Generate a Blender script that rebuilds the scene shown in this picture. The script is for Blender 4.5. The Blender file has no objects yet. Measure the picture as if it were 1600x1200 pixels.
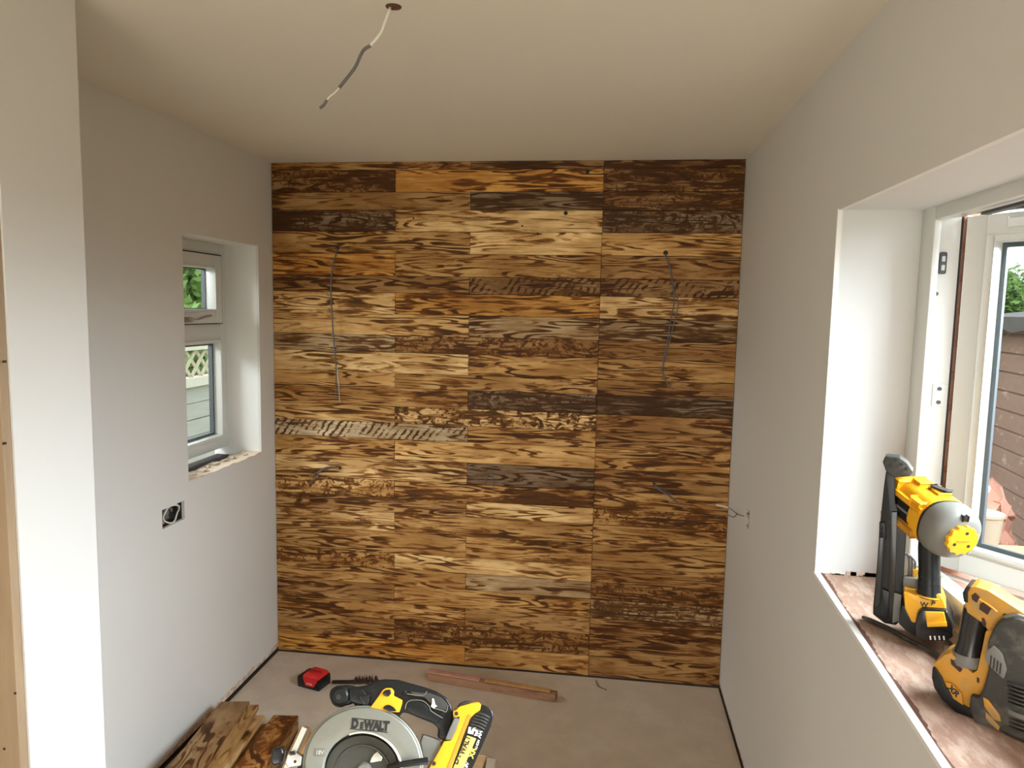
import bpy, bmesh, math, random
import numpy as np
from mathutils import Vector, Matrix
random.seed(7)
SC = bpy.context.scene
COL = SC.collection
# ------------------------------------------------------------------ camera
W, H = 2.078, 2.30                      # room width, ceiling height; X right, Y into the room, Z up
CAM = np.array([1.5364, -3.1768, 1.66])
F = 1131.0
def _ray(x, y): v = np.array([x-800., y-600., F]); return v/np.linalg.norm(v)
_vd = _ray(952, 487); _vv = _ray(587, 11640); _dn = _vv-_vd*(_vv@_vd); _dn /= np.linalg.norm(_dn)
ROT = np.array([np.cross(_dn, _vd), _vd, -_dn])
cd = bpy.data.cameras.new('camera'); cam = bpy.data.objects.new('camera', cd); COL.objects.link(cam)
cd.sensor_width = 36; cd.lens = F/1600*36; cd.clip_start = 0.02
a, b, c = ROT[:, 0], -ROT[:, 1], -ROT[:, 2]
cam.matrix_world = Matrix(((a[0], b[0], c[0], CAM[0]), (a[1], b[1], c[1], CAM[1]), (a[2], b[2], c[2], CAM[2]), (0, 0, 0, 1)))
SC.camera = cam
# ------------------------------------------------------------------ sky, lights, exposure
SC.view_settings.view_transform = 'Standard'; SC.view_settings.look = 'None'
SC.view_settings.gamma = 1; SC.view_settings.use_curve_mapping = False
SC.view_settings.exposure = 0.6
SC.cycles.max_bounces = 10; SC.cycles.diffuse_bounces = 6; SC.cycles.sample_clamp_indirect = 6
w = bpy.data.worlds.new('sky'); SC.world = w; w.use_nodes = True
nt = w.node_tree; bg = nt.nodes['Background']
tcw = nt.nodes.new('ShaderNodeTexCoord'); nzw = nt.nodes.new('ShaderNodeTexNoise'); rpw = nt.nodes.new('ShaderNodeValToRGB')
nzw.inputs['Scale'].default_value = 2.0; nzw.inputs['Detail'].default_value = 4
rpw.color_ramp.elements[0].position = .35; rpw.color_ramp.elements[0].color = (.80, .88, 1, 1)
rpw.color_ramp.elements[1].position = .65; rpw.color_ramp.elements[1].color = (.97, .98, 1, 1)
nt.links.new(tcw.outputs['Generated'], nzw.inputs['Vector']); nt.links.new(nzw.outputs['Fac'], rpw.inputs['Fac'])
nt.links.new(rpw.outputs['Color'], bg.inputs['Color']); bg.inputs['Strength'].default_value = 1.8
def area(name, loc, rot, sx, sy, power, col):
    l = bpy.data.lights.new(name, 'AREA'); l.shape = 'RECTANGLE'; l.size = sx; l.size_y = sy; l.energy = power; l.color = col
    o = bpy.data.objects.new(name, l); COL.objects.link(o); o.location = loc; o.rotation_euler = rot; return o
R = math.radians
# two unseen fill lights added behind the camera, one upright, one under the ceiling
area('light_fill_rear', (1.05, -5.7, .95), (R(94), 0, 0), 1.6, 1.6, 31, (1.0, .94, .85))
area('light_fill_overhead', (.4, -4.4, 2.24), (0, 0, 0), .6, .6, 4, (1.0, .85, .66))
# daylight entering at the two windows
l1 = area('light_window_right', (3.9, -2.05, 2.55), (R(90-24), 0, R(90-3)), 2.4, 1.5, 320, (.82, .91, 1.0))
l2 = area('light_window_left', (-1.3, -.9, 2.3), (R(90-30), 0, R(-90+20)), 1.0, .8, 60, (.9, .95, 1.0))

# ------------------------------------------------------------------ ray helpers (a photo ray met with a real plane)
def bk(x, y): return ROT@_ray(x, y)
def onX(x, y, X): d = bk(x, y); return Vector(CAM+(X-CAM[0])/d[0]*d)
def onY(x, y, Y): d = bk(x, y); return Vector(CAM+(Y-CAM[1])/d[1]*d)
def onZ(x, y, Z): d = bk(x, y); return Vector(CAM+(Z-CAM[2])/d[2]*d)
class Plane:
    def __init__(s, O, n, up=(0, 0, 1)):
        s.O = Vector(O); s.n = Vector(n).normalized(); s.u = (Vector(up)-s.n*s.n.dot(Vector(up))).normalized(); s.r = s.u.cross(s.n).normalized()
    def p(s, x, y, h=0):
        d = Vector(bk(x, y)); o = s.O+s.n*h; C = Vector(CAM); return C+d*((o-C).dot(s.n)/d.dot(s.n))
    def uv(s, x, y, h=0): q = s.p(x, y, h)-s.O; return (q.dot(s.r), q.dot(s.u))
    def w(s, u, v, h=0): return s.O+s.r*u+s.u*v+s.n*h
    def off(s, P): return (Vector(P)-s.O).dot(s.n)
# ------------------------------------------------------------------ objects
def base(o):
    v = Vector((0, 0, 0))
    while o is not None: v += o.location; o = o.parent
    return v
def obj(name, bm, mat, parent=None, origin=None, smooth=35):
    bmesh.ops.recalc_face_normals(bm, faces=bm.faces)
    me = bpy.data.meshes.new(name)
    o = bpy.data.objects.new(name, me); COL.objects.link(o)
    pb = base(parent)
    o.parent = parent
    org = Vector(origin) if origin is not None else pb
    o.location = org-pb
    bmesh.ops.translate(bm, vec=-org, verts=bm.verts)
    if smooth:
        for f in bm.faces: f.smooth = True
        for e in bm.edges:
            if len(e.link_faces) == 2 and e.calc_face_angle(0) > R(smooth): e.smooth = False
    bm.to_mesh(me); bm.free()
    for m in (mat if isinstance(mat, (list, tuple)) else [mat]): me.materials.append(m)
    return o
def tag(o, label=None, cat=None, group=None, kind=None):
    if label: o['label'] = label
    if cat: o['category'] = cat
    if group: o['group'] = group
    if kind: o['kind'] = kind
    return o
def thing(name, label, cat, loc, group=None):
    o = bpy.data.objects.new(name, None); COL.objects.link(o); o.location = loc; o.empty_display_size = .05
    return tag(o, label, cat, group)
def struct(name, bm, mat, parent=None, **k): o = obj(name, bm, mat, parent, **k); o['kind'] = 'structure'; return o
def B(bm, x0, x1, y0, y1, z0, z1, bev=0, mi=0):
    r = bmesh.ops.create_cube(bm, size=1)
    for v in r['verts']: v.co = Vector(((x0+x1)/2+v.co.x*(x1-x0), (y0+y1)/2+v.co.y*(y1-y0), (z0+z1)/2+v.co.z*(z1-z0)))
    fs = list({f for v in r['verts'] for f in v.link_faces})
    for f in fs: f.material_index = mi
    if bev: bmesh.ops.bevel(bm, geom=list({e for f in fs for e in f.edges}), offset=bev, segments=2, affect='EDGES', profile=.5)
    return bm
def box(*a, **k): return B(bmesh.new(), *a, **k)
def obox(bm, c, ax, ay, az, lx, ly, lz, bev=0):            # oriented box
    r = bmesh.ops.create_cube(bm, size=1); ax, ay, az = [Vector(q).normalized() for q in (ax, ay, az)]
    for v in r['verts']: v.co = Vector(c)+ax*v.co.x*lx+ay*v.co.y*ly+az*v.co.z*lz
    if bev: bmesh.ops.bevel(bm, geom=list({e for v in r['verts'] for e in v.link_edges}), offset=bev, segments=2, affect='EDGES', profile=.5)
    return bm
def rnd(pts, r, seg=4):
    out = []; n = len(pts)
    for i in range(n):
        p = Vector(pts[i]); a_ = Vector(pts[i-1])-p; b_ = Vector(pts[(i+1) % n])-p
        k = min(r, a_.length*.45, b_.length*.45)
        if k < 1e-5: out.append(tuple(p)); continue
        A = p+a_.normalized()*k; Bq = p+b_.normalized()*k
        for j in range(seg+1):
            t = j/seg; q = A*(1-t)**2+p*2*t*(1-t)+Bq*t*t; out.append((q.x, q.y))
    return out
def prism(pl, pts, h0, h1, bev=0, r=0, bm=None, px=True, holes=None, ref=None):
    """extrude an outline (photo pixels met with the plane, or metres) along the plane normal from h0 to h1"""
    bm = bm or bmesh.new(); ref = h1 if ref is None else ref
    q = [pl.uv(x, y, ref) for x, y in pts] if px else list(pts)
    if r: q = rnd(q, r)
    vb = [bm.verts.new(pl.w(u, v, h0)) for u, v in q]
    f = bm.faces.new(vb); f.normal_update()
    e = bmesh.ops.extrude_face_region(bm, geom=[f])
    nv = [g for g in e['geom'] if isinstance(g, bmesh.types.BMVert)]
    bmesh.ops.translate(bm, verts=nv, vec=pl.n*(h1-h0))
    nf = [g for g in e['geom'] if isinstance(g, bmesh.types.BMFace)]
    if bev:
        ed = [x for x in nf[0].edges]
        if f.is_valid: ed += [x for x in f.edges]
        bmesh.ops.bevel(bm, geom=ed, offset=bev, segments=3, affect='EDGES', profile=.5, clamp_overlap=True)
    return bm
def smoothpath(P, n=8):
    P = [Vector(p) for p in P]; Q = [P[0]*2-P[1]]+P+[P[-1]*2-P[-2]]; out = []
    for i in range(1, len(Q)-2):
        for j in range(n):
            t = j/n; a_, b_, c_, d_ = Q[i-1:i+3]
            out.append(.5*((2*b_)+(c_-a_)*t+(2*a_-5*b_+4*c_-d_)*t*t+(3*b_-a_-3*c_+d_)*t**3))
    out.append(P[-1]); return out
def tube(path, rad, seg=8, bm=None, smooth=True, flat=1.0):
    bm = bm or bmesh.new(); P = smoothpath(path) if smooth and len(path) > 2 else [Vector(p) for p in path]
    rings = []; up = Vector((.13, .29, .95))
    for i, p in enumerate(P):
        t = (P[min(i+1, len(P)-1)]-P[max(i-1, 0)]).normalized()
        s = t.cross(up); s = s.normalized() if s.length > 1e-4 else t.orthogonal().normalized(); u = s.cross(t)
        rr = rad(i/(len(P)-1)) if callable(rad) else rad
        rings.append([bm.verts.new(p+s*math.cos(k*2*math.pi/seg)*rr+u*math.sin(k*2*math.pi/seg)*rr*flat) for k in range(seg)])
    for A, Bq in zip(rings, rings[1:]):
        for k in range(seg): bm.faces.new((A[k], A[(k+1) % seg], Bq[(k+1) % seg], Bq[k]))
    bm.faces.new(rings[0]); bm.faces.new(rings[-1]); return bm
def loft(secs, seg=28, bm=None):
    """secs: (centre, axis_a, axis_b, ra, rb, exponent)"""
    bm = bm or bmesh.new(); rings = []
    for c_, A, Bq, ra, rb, ex in secs:
        A = Vector(A).normalized(); Bq = Vector(Bq).normalized(); ring = []
        for k in range(seg):
            t = k*2*math.pi/seg; ct, st = math.cos(t), math.sin(t)
            x = math.copysign(abs(ct)**(2/ex), ct)*ra; y = math.copysign(abs(st)**(2/ex), st)*rb
            ring.append(bm.verts.new(Vector(c_)+A*x+Bq*y))
        rings.append(ring)
    for A, Bq in zip(rings, rings[1:]):
        for k in range(seg): bm.faces.new((A[k], A[(k+1) % seg], Bq[(k+1) % seg], Bq[k]))
    bm.faces.new(rings[0]); bm.faces.new(rings[-1]); return bm
def cyl(c0, c1, r0, r1=None, seg=24, bm=None, bev=0):
    c0, c1 = Vector(c0), Vector(c1); d = (c1-c0).normalized(); a_ = d.orthogonal().normalized(); b_ = d.cross(a_)
    r1 = r0 if r1 is None else r1
    if bev: s = [(c0, a_, b_, r0-bev, r0-bev, 2), (c0+d*bev, a_, b_, r0, r0, 2), (c1-d*bev, a_, b_, r1, r1, 2), (c1, a_, b_, r1-bev, r1-bev, 2)]
    else: s = [(c0, a_, b_, r0, r0, 2), (c1, a_, b_, r1, r1, 2)]
    return loft(s, seg, bm)
def text(name, s, pl, cu, cv, h, size, ang, mat, parent, thick=.0004, bold=0, sx=1, al='CENTER'):
    cu_ = bpy.data.curves.new(name, 'FONT'); cu_.body = s; cu_.size = size; cu_.extrude = thick; cu_.offset = bold
    cu_.align_x = al; cu_.align_y = 'CENTER'; cu_.resolution_u = 3
    t = bpy.data.objects.new('tmp', cu_); COL.objects.link(t); bpy.context.view_layer.update()
    me = bpy.data.meshes.new_from_object(t.evaluated_get(bpy.context.evaluated_depsgraph_get())); bpy.data.objects.remove(t); bpy.data.curves.remove(cu_)
    ca, sa = math.cos(ang), math.sin(ang); pb = base(parent)
    for v in me.vertices:
        x, y = v.co.x*sx, v.co.y
        v.co = pl.w(cu+x*ca-y*sa, cv+x*sa+y*ca, h+v.co.z)-pb
    me.name = name; me.materials.clear(); me.materials.append(mat)
    o = bpy.data.objects.new(name, me); COL.objects.link(o); o.parent = parent; return o
# ------------------------------------------------------------------ materials
def nodes(name):
    m = bpy.data.materials.new(name); m.use_nodes = True; t = m.node_tree
    return m, t, t.nodes['Principled BSDF'], (lambda k: t.nodes.new('ShaderNode'+k)), t.links.new
def mat(name, col, rough=.5, metal=0, var=.0, vs=40, bump=0, bs=200, dirt=None, ds=8, dth=.6, coat=0, spec=.5, stretch=(1, 1, 1)):
    m, t, p, N, L = nodes(name)
    p.inputs['Roughness'].default_value = rough; p.inputs['Metallic'].default_value = metal; p.inputs['Coat Weight'].default_value = coat
    p.inputs['Specular IOR Level'].default_value = spec
    tc = N('TexCoord'); mp = N('Mapping'); mp.inputs['Scale'].default_value = stretch; L(tc.outputs['Object'], mp.inputs['Vector']); vec = mp.outputs['Vector']
    n1 = N('TexNoise'); n1.inputs['Scale'].default_value = vs; n1.inputs['Detail'].default_value = 4; L(vec, n1.inputs['Vector'])
    mx = N('Mix'); mx.data_type = 'RGBA'; L(n1.outputs['Fac'], mx.inputs[0])
    mx.inputs[6].default_value = (*[k*(1-var) for k in col], 1); mx.inputs[7].default_value = (*[min(1, k*(1+var)) for k in col], 1)
    out = mx.outputs[2]
    if dirt:
        n2 = N('TexNoise'); n2.inputs['Scale'].default_value = ds; n2.inputs['Detail'].default_value = 6; n2.inputs['Roughness'].default_value = .65; L(vec, n2.inputs['Vector'])
        mr = N('MapRange'); mr.inputs[1].default_value = dth-.06; mr.inputs[2].default_value = dth+.08; L(n2.outputs['Fac'], mr.inputs[0])
        m2 = N('Mix'); m2.data_type = 'RGBA'; L(mr.outputs[0], m2.inputs[0]); L(out, m2.inputs[6]); m2.inputs[7].default_value = (*dirt, 1); out = m2.outputs[2]
    L(out, p.inputs['Base Color'])
    if bump:
        n3 = N('TexNoise'); n3.inputs['Scale'].default_value = bs; n3.inputs['Detail'].default_value = 3; L(vec, n3.inputs['Vector'])
        b_ = N('Bump'); b_.inputs['Strength'].default_value = bump; b_.inputs['Distance'].default_value = .002; L(n3.outputs['Fac'], b_.inputs['Height']); L(b_.outputs[0], p.inputs['Normal'])
    return m
def charred(name, axis='x'):
    """burnt and brushed pine; grain = contour lines of a stretched noise; per-object look from obj.color and custom properties"""
    m, t, p, N, L = nodes(name)
    tc = N('TexCoord'); oi = N('ObjectInfo')
    ml = N('VectorMath'); ml.operation = 'MULTIPLY'; cb = N('CombineXYZ')
    for k in range(3): L(oi.outputs['Random'], cb.inputs[k])
    L(cb.outputs[0], ml.inputs[0]); ml.inputs[1].default_value = (91, 53, 37)
    ad = N('VectorMath'); L(tc.outputs['Object'], ad.inputs[0]); L(ml.outputs[0], ad.inputs[1]); P = ad.outputs[0]
    def noise(sc, det=3, ro=.5, dist=0, scale=1):
        mp = N('VectorMath'); mp.operation = 'MULTIPLY'; L(P, mp.inputs[0]); mp.inputs[1].default_value = sc
        n = N('TexNoise'); n.inputs['Scale'].default_value = scale; n.inputs['Detail'].default_value = det; n.inputs['Roughness'].default_value = ro; n.inputs['Distortion'].default_value = dist
        L(mp.outputs[0], n.inputs['Vector']); return n.outputs['Fac']
    def mth(op, a_, b_=None, c_=None, cl=False):
        n = N('Math'); n.operation = op; n.use_clamp = cl
        for i, v in enumerate((a_, b_, c_)):
            if v is None: continue
            if isinstance(v, (int, float)): n.inputs[i].default_value = v
            else: L(v, n.inputs[i])
        return n.outputs[0]
    def att(k): n = N('Attribute'); n.attribute_type = 'OBJECT'; n.attribute_name = k; return n.outputs['Fac']
    def ss(x, lo, hi):
        n = N('MapRange'); n.interpolation_type = 'SMOOTHSTEP'; L(x, n.inputs[0])
        for i, v in ((1, lo), (2, hi)):
            if isinstance(v, (int, float)): n.inputs[i].default_value = v
            else: L(v, n.inputs[i])
        return n.outputs[0]
    g = noise((2.0, 9, 19), 2.5, .45, .25)
    ring = mth('MULTIPLY_ADD', mth('SINE', mth('MULTIPLY', g, 62)), .5, .5)
    fine = noise((5, 60, 130), 3, .6)
    burn = noise((3.6, 9, 30), 5, .62, .3)
    cut = mth('ADD', mth('SUBTRACT', .66, att('char')), mth('MULTIPLY', mth('SUBTRACT', noise((2.6, 5, 5), 2, .5), .5), .42))                       # more char -> lower cut
    lines = mth('MULTIPLY', ss(ring, .42, .9), ss(burn, mth('SUBTRACT', cut, .17), mth('ADD', cut, .10)))
    blot = ss(mth('MULTIPLY_ADD', noise((6, 9, 42), 5, .62, .5), .78, mth('MULTIPLY', fine, .22)), mth('SUBTRACT', cut, .03), mth('ADD', cut, .13))
    mot = mth('MULTIPLY', ss(noise((26, 20, 34), 5, .68, 1.2), .46, .60), att('mott'))
    sep = N('SeparateXYZ'); L(P, sep.inputs[0])
    dg = mth('SINE', mth('ADD', mth('MULTIPLY', mth('ADD', sep.outputs[0], mth('MULTIPLY', sep.outputs[2], -.75)), 190), mth('MULTIPLY', noise((14, 9, 30), 3, .6), 9)))
    dia = mth('MULTIPLY', mth('MULTIPLY', ss(dg, -.1, .8), ss(noise((8, 9, 30), 4, .7), .40, .58)), att('diag'))
    dark = mth('MAXIMUM', mth('MAXIMUM', lines, mth('MULTIPLY', blot, .8)), mth('MAXIMUM', mot, dia), cl=True)
    tint = ss(noise((3.5, 9, 12), 4, .6, .3), .34, .62)
    def mix(f, A, Bc):
        n = N('Mix'); n.data_type = 'RGBA'
        if isinstance(f, float): n.inputs[0].default_value = f
        else: L(f, n.inputs[0])
        for i, v in ((6, A), (7, Bc)):
            if isinstance(v, tuple): n.inputs[i].default_value = (*v, 1)
            else: L(v, n.inputs[i])
        return n.outputs[2]
    def mul(A, col):
        n = N('Mix'); n.data_type = 'RGBA'; n.blend_type = 'MULTIPLY'; n.inputs[0].default_value = 1; L(A, n.inputs[6]); n.inputs[7].default_value = (*col, 1); return n.outputs[2]
    bc = mix(mth('MULTIPLY', tint, .75), oi.outputs['Color'], mul(oi.outputs['Color'], (.52, .40, .26)))
    bc = mix(mth('MULTIPLY', ss(ring, .3, 1.), .38), bc, mul(oi.outputs['Color'], (.45, .32, .18)))
    bc = mix(mth('MULTIPLY', ss(fine, .45, .7), .25), bc, mul(oi.outputs['Color'], (.4, .3, .2)))
    bc = mix(ss(dark, 0., .55), bc, mul(oi.outputs['Color'], (.33, .20, .09)))
    bc = mix(mth('MULTIPLY', ss(dark, .35, 1.), .85), bc, (.045, .018, .006))
    L(bc, p.inputs['Base Color']); p.inputs['Roughness'].default_value = .6; p.inputs['Specular IOR Level'].default_value = .18
    bp = N('Bump'); bp.inputs['Strength'].default_value = .35; bp.inputs['Distance'].default_value = .0015; bp.invert = True
    L(mth('ADD', mth('MULTIPLY', dark, .6), mth('MULTIPLY', fine, .4)), bp.inputs['Height']); L(bp.outputs[0], p.inputs['Normal'])
    return m
M = {}
M['plaster'] = mat('plaster', (.69, .675, .64), .85, var=.015, vs=6, bump=.12, bs=90)
M['plaster_warm'] = mat('plaster_ceiling', (.74, .69, .59), .85, var=.02, vs=3, bump=.12, bs=90)
M['reveal'] = mat('white_reveal_paint', (.80, .79, .76), .7, var=.015, bump=.08, bs=60)
M['reveal2'] = mat('dimmed_reveal_paint', (.60, .60, .585), .75, var=.015, bump=.08, bs=60)  # reveal paint darkened to offset the strong window light on the right
M['upvc'] = mat('white_upvc', (.66, .665, .63), .3, var=.01)
M['upvc_in'] = mat('grey_upvc', (.55, .57, .56), .35, var=.02)
M['gasket'] = mat('black_gasket', (.02, .02, .022), .5)
M['spacer'] = mat('spacer_bar', (.07, .08, .09), .5, .0)
M['screed'] = mat('floor_screed', (.57, .475, .37), .9, var=.16, vs=9, bump=.5, bs=160, dirt=(.62, .53, .43), ds=5, dth=.56)
M['raw'] = mat('raw_plaster_edge', (.50, .36, .27), .9, var=.25, vs=60, bump=.8, bs=120, dirt=(.72, .62, .5), ds=30, dth=.5)
M['cream'] = mat('cream_plaster', (.70, .58, .45), .9, var=.12, vs=30, bump=.8, bs=90, dirt=(.45, .30, .2), ds=14, dth=.64)
M['sill'] = mat('sill_timber', (.33, .20, .14), .85, var=.2, vs=14, bump=.5, bs=120, dirt=(.46, .33, .25), ds=16, dth=.52, stretch=(2.4, 1, 1))
M['stain'] = mat('dark_stain', (.12, .05, .03), .8, var=.3, bump=.6)
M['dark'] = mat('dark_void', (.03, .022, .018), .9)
M['burnt'] = charred('burnt_pine')
M['pine'] = mat('pale_pine', (.34, .235, .14), .7, var=.2, vs=30, bump=.2, dirt=(.25, .12, .05), ds=6, dth=.64, stretch=(1, 1, .15))
M['lath'] = mat('sawn_timber', (.72, .50, .27), .8, var=.15, vs=24, bump=.4, stretch=(2, .4, 2))
M['offcut'] = mat('orange_offcut', (.55, .30, .11), .7, var=.25, vs=24, bump=.4, stretch=(2, .4, 2))
M['batten'] = mat('stained_batten', (.36, .19, .11), .8, var=.25, vs=20, bump=.5, dirt=(.20, .10, .06), ds=12, dth=.56, stretch=(.3, 2, 2))
M['yellow'] = mat('yellow_plastic', (.86, .42, .012), .38, var=.05, vs=30, dirt=(.5, .26, .03), ds=14, dth=.68)
M['yellowd'] = mat('dusty_yellow_plastic', (.56, .26, .02), .5, var=.1, vs=30, dirt=(.38, .24, .09), ds=18, dth=.55)
M['black'] = mat('black_rubber', (.008, .009, .0095), .36, var=.2, vs=30, bump=.1, bs=400, dirt=(.025, .026, .025), ds=22, dth=.62, spec=.35)
M['gloss'] = mat('gloss_black', (.012, .012, .013), .22, var=.1)
M['grey'] = mat('grey_plastic', (.17, .165, .145), .45, var=.06, vs=20, bump=.05)
M['dusty'] = mat('dusty_black', (.035, .033, .027), .55, var=.2, vs=20, bump=.2, dirt=(.10, .092, .072), ds=16, dth=.55)
M['alu'] = mat('cast_alloy', (.25, .25, .21), .5, .55, var=.08, vs=60, bump=.08, bs=500)
M['alu2'] = mat('polished_alloy', (.72, .72, .67), .3, .8, var=.05)
M['blade'] = mat('blade_steel', (.085, .085, .075), .36, .55, var=.15, vs=18)
M['white'] = mat('white_print', (.85, .85, .82), .5)
M['ink'] = mat('black_print', (.01, .01, .01), .5)
M['label'] = mat('yellow_label', (.86, .60, .12), .45)
M['red'] = mat('red_plastic', (.62, .018, .02), .35, var=.08)
M['redl'] = mat('pale_red_print', (.75, .3, .28), .4)
M['brown'] = mat('brown_bristle', (.055, .022, .015), .8, var=.3)
M['cable'] = mat('grey_cable', (.13, .12, .115), .5, var=.1)
M['cablew'] = mat('white_cable', (.74, .72, .62), .45)
M['paper'] = mat('paper', (.75, .7, .6), .8)
M['chrome'] = mat('handle_metal', (.45, .42, .38), .3, .9)
M['brick'] = mat('red_brick', (.40, .17, .12), .9, var=.25, vs=30, bump=.6)
M['brickp'] = mat('pale_brick', (.55, .30, .22), .9, var=.25, vs=30, bump=.6)
M['grass'] = mat('grass', (.15, .21, .06), .95, var=.35, vs=12, bump=.5, bs=30)
M['paving'] = mat('paving', (.34, .31, .27), .9, var=.2, vs=10, bump=.3)
M['shed'] = mat('shed_cladding', (.27, .165, .12), .85, var=.18, vs=16, bump=.5, dirt=(.48, .38, .32), ds=7, dth=.64, stretch=(1, 1, 2.2))
M['felt'] = mat('roof_felt', (.12, .115, .11), .95, var=.25, vs=14, bump=.8, bs=80)
M['leaf'] = mat('leaves', (.14, .25, .05), .6, var=.5, vs=3)
M['leaf2'] = mat('dark_leaves', (.06, .13, .03), .6, var=.5, vs=4)
M['bark'] = mat('bark', (.12, .08, .05), .9, var=.3, bump=.6)
M['trellis'] = mat('trellis_timber', (.50, .44, .32), .8, var=.15, vs=18)
M['fence'] = mat('weathered_fence', (.42, .41, .36), .85, var=.15, vs=12, bump=.3, stretch=(1, .3, 2))
M['fencec'] = mat('concrete_rail', (.62, .58, .47), .9, var=.1, bump=.3)
M['teal'] = mat('teal_plastic', (.10, .42, .40), .4)
M['orange'] = mat('orange_plastic', (.75, .22, .05), .4)
M['tub'] = mat('cream_plastic', (.36, .34, .27), .5)
M['ply'] = mat('plywood', (.76, .55, .30), .8, var=.1, vs=12, bump=.2)
g = bpy.data.materials.new('glass'); g.use_nodes = True; gt = g.node_tree; gt.nodes.remove(gt.nodes['Principled BSDF'])
go = gt.nodes['Material Output']; gtr = gt.nodes.new('ShaderNodeBsdfTransparent'); ggl = gt.nodes.new('ShaderNodeBsdfGlossy'); gfr = gt.nodes.new('ShaderNodeFresnel'); gmx = gt.nodes.new('ShaderNodeMixShader')
gfr.inputs['IOR'].default_value = 1.2; ggl.inputs['Roughness'].default_value = .02; gtr.inputs['Color'].default_value = (.95, .97, .96, 1)
ggm = gt.nodes.new('ShaderNodeNewGeometry'); gmm = gt.nodes.new('ShaderNodeMath'); gmm.operation = 'MULTIPLY_ADD'; gmm.inputs[1].default_value = -1; gmm.inputs[2].default_value = 1; gm2 = gt.nodes.new('ShaderNodeMath'); gm2.operation = 'MULTIPLY'
gt.links.new(ggm.outputs['Backfacing'], gmm.inputs[0]); gt.links.new(gmm.outputs[0], gm2.inputs[0]); gt.links.new(gfr.outputs[0], gm2.inputs[1]); gt.links.new(gm2.outputs[0], gmx.inputs[0]); gt.links.new(gtr.outputs[0], gmx.inputs[1]); gt.links.new(ggl.outputs[0], gmx.inputs[2]); gt.links.new(gmx.outputs[0], go.inputs[0])
M['glass'] = g
# ------------------------------------------------------------------ room shell
def wallX(X0, X1, ys, zs, holes, warp=None):
    """a wall slab between X0 (room face) and X1 with rectangular openings (y0,y1,z0,z1)"""
    ys = sorted(set(list(ys)+[q for h in holes for q in h[:2]])); zs = sorted(set(list(zs)+[q for h in holes for q in h[2:4]]))
    bm = bmesh.new()
    def solid(i, j):
        if i < 0 or j < 0 or i >= len(ys)-1 or j >= len(zs)-1: return False
        y, z = (ys[i]+ys[i+1])/2, (zs[j]+zs[j+1])/2
        return not any(h[0] < y < h[1] and h[2] < z < h[3] for h in holes)
    def q(*c): bm.faces.new([bm.verts.new(v) for v in c])
    for i in range(len(ys)-1):
        for j in range(len(zs)-1):
            if not solid(i, j): continue
            y0, y1, z0, z1 = ys[i], ys[i+1], zs[j], zs[j+1]
            for X in (X0, X1): q((X, y0, z0), (X, y1, z0), (X, y1, z1), (X, y0, z1))
            if not solid(i-1, j): q((X0, y0, z0), (X1, y0, z0), (X1, y0, z1), (X0, y0, z1))
            if not solid(i+1, j): q((X0, y1, z0), (X1, y1, z0), (X1, y1, z1), (X0, y1, z1))
            if not solid(i, j-1): q((X0, y0, z0), (X1, y0, z0), (X1, y1, z0), (X0, y1, z0))
            if not solid(i, j+1): q((X0, y0, z1), (X1, y0, z1), (X1, y1, z1), (X0, y1, z1))
    bmesh.ops.remove_doubles(bm, verts=bm.verts, dist=1e-5)
    if warp:
        for v in bm.verts: warp(v)
    return bm
YB = -5.9
NIBY = -1.35
struct('floor', box(-1.5, W+.3, YB, .12, -.12, 0), M['screed'])
struct('ceiling', box(-1.5, W+.3, YB, .12, H, H+.12), M['plaster_warm'])
LWO = (-.706, -.132, .995, 1.918)                      # left window opening
LS = (-.873, -.737, .866, .935)                        # left socket hole
struct('wall_left', wallX(0, -.012, (-1.76, .12), (.018, H), [LWO, LS]), M['plaster'], smooth=0)
struct('wall_left', wallX(-.052, -.225, (-1.76, .12), (0, H), [(LWO[0]-.013, LWO[1]+.013, LWO[2]-.02, LWO[3]+.013)]), M['stain'], smooth=0)
rv = bmesh.new(); y0, y1, z0, z1 = LWO
B(rv, -.225, -.012, y1, y1+.012, z0-.02, z1+.012); B(rv, -.225, -.012, y0-.012, y0, z0-.02, z1+.012); B(rv, -.225, -.012, y0, y1, z1, z1+.012)
struct('trim_1', rv, M['reveal'], smooth=0)
def zs(Y): return 1.010-.068*(-1.303-Y)               # the right-hand sill line drops slightly towards the camera
RW0, RW1 = -2.78, -1.303
def warp(v):
    if 1.005 < v.co.z < 1.015 and v.co.y < -1.3 and v.co.y > -2.8: v.co.z = zs(v.co.y)
    elif v.co.y < -2 and .85 < v.co.z < .94: v.co.z -= .08
RS = (-.452, -.388, .862, .934)
struct('wall_right', wallX(W, W+.012, (YB, .12), (.018, H), [(RW0, RW1, 1.01, 1.915), RS], warp), M['plaster'], smooth=0)
struct('wall_right', wallX(W+.05, W+.25, (YB, .12), (0, H), [(RW0-.013, RW1+.013, .90, 1.928)]), M['stain'], smooth=0)
rv = bmesh.new()
B(rv, W+.012, W+.25, RW1, RW1+.012, .99, 1.927); B(rv, W+.012, W+.25, RW0-.012, RW0, .90, 1.927); B(rv, W+.012, W+.25, RW0, RW1, 1.915, 1.927)
B(rv, W+.051, W+.249, RW0, RW1, .86, .901, mi=1)
struct('trim_2', rv, [M['reveal2'], M['stain']], smooth=0)
# white angle bead along the sill edge
be = bmesh.new(); obox(be, (W+.001, (RW0+RW1)/2, zs((RW0+RW1)/2)-.003), (1, 0, 0), (0, 1, .068), (0, -.068, 1), .010, RW1-RW0+.004, .010)
B(be, W-.002, W+.008, RW1-.003, RW1+.004, 1.005, 1.918)
struct('trim_3', be, M['reveal'], smooth=0)
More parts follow.
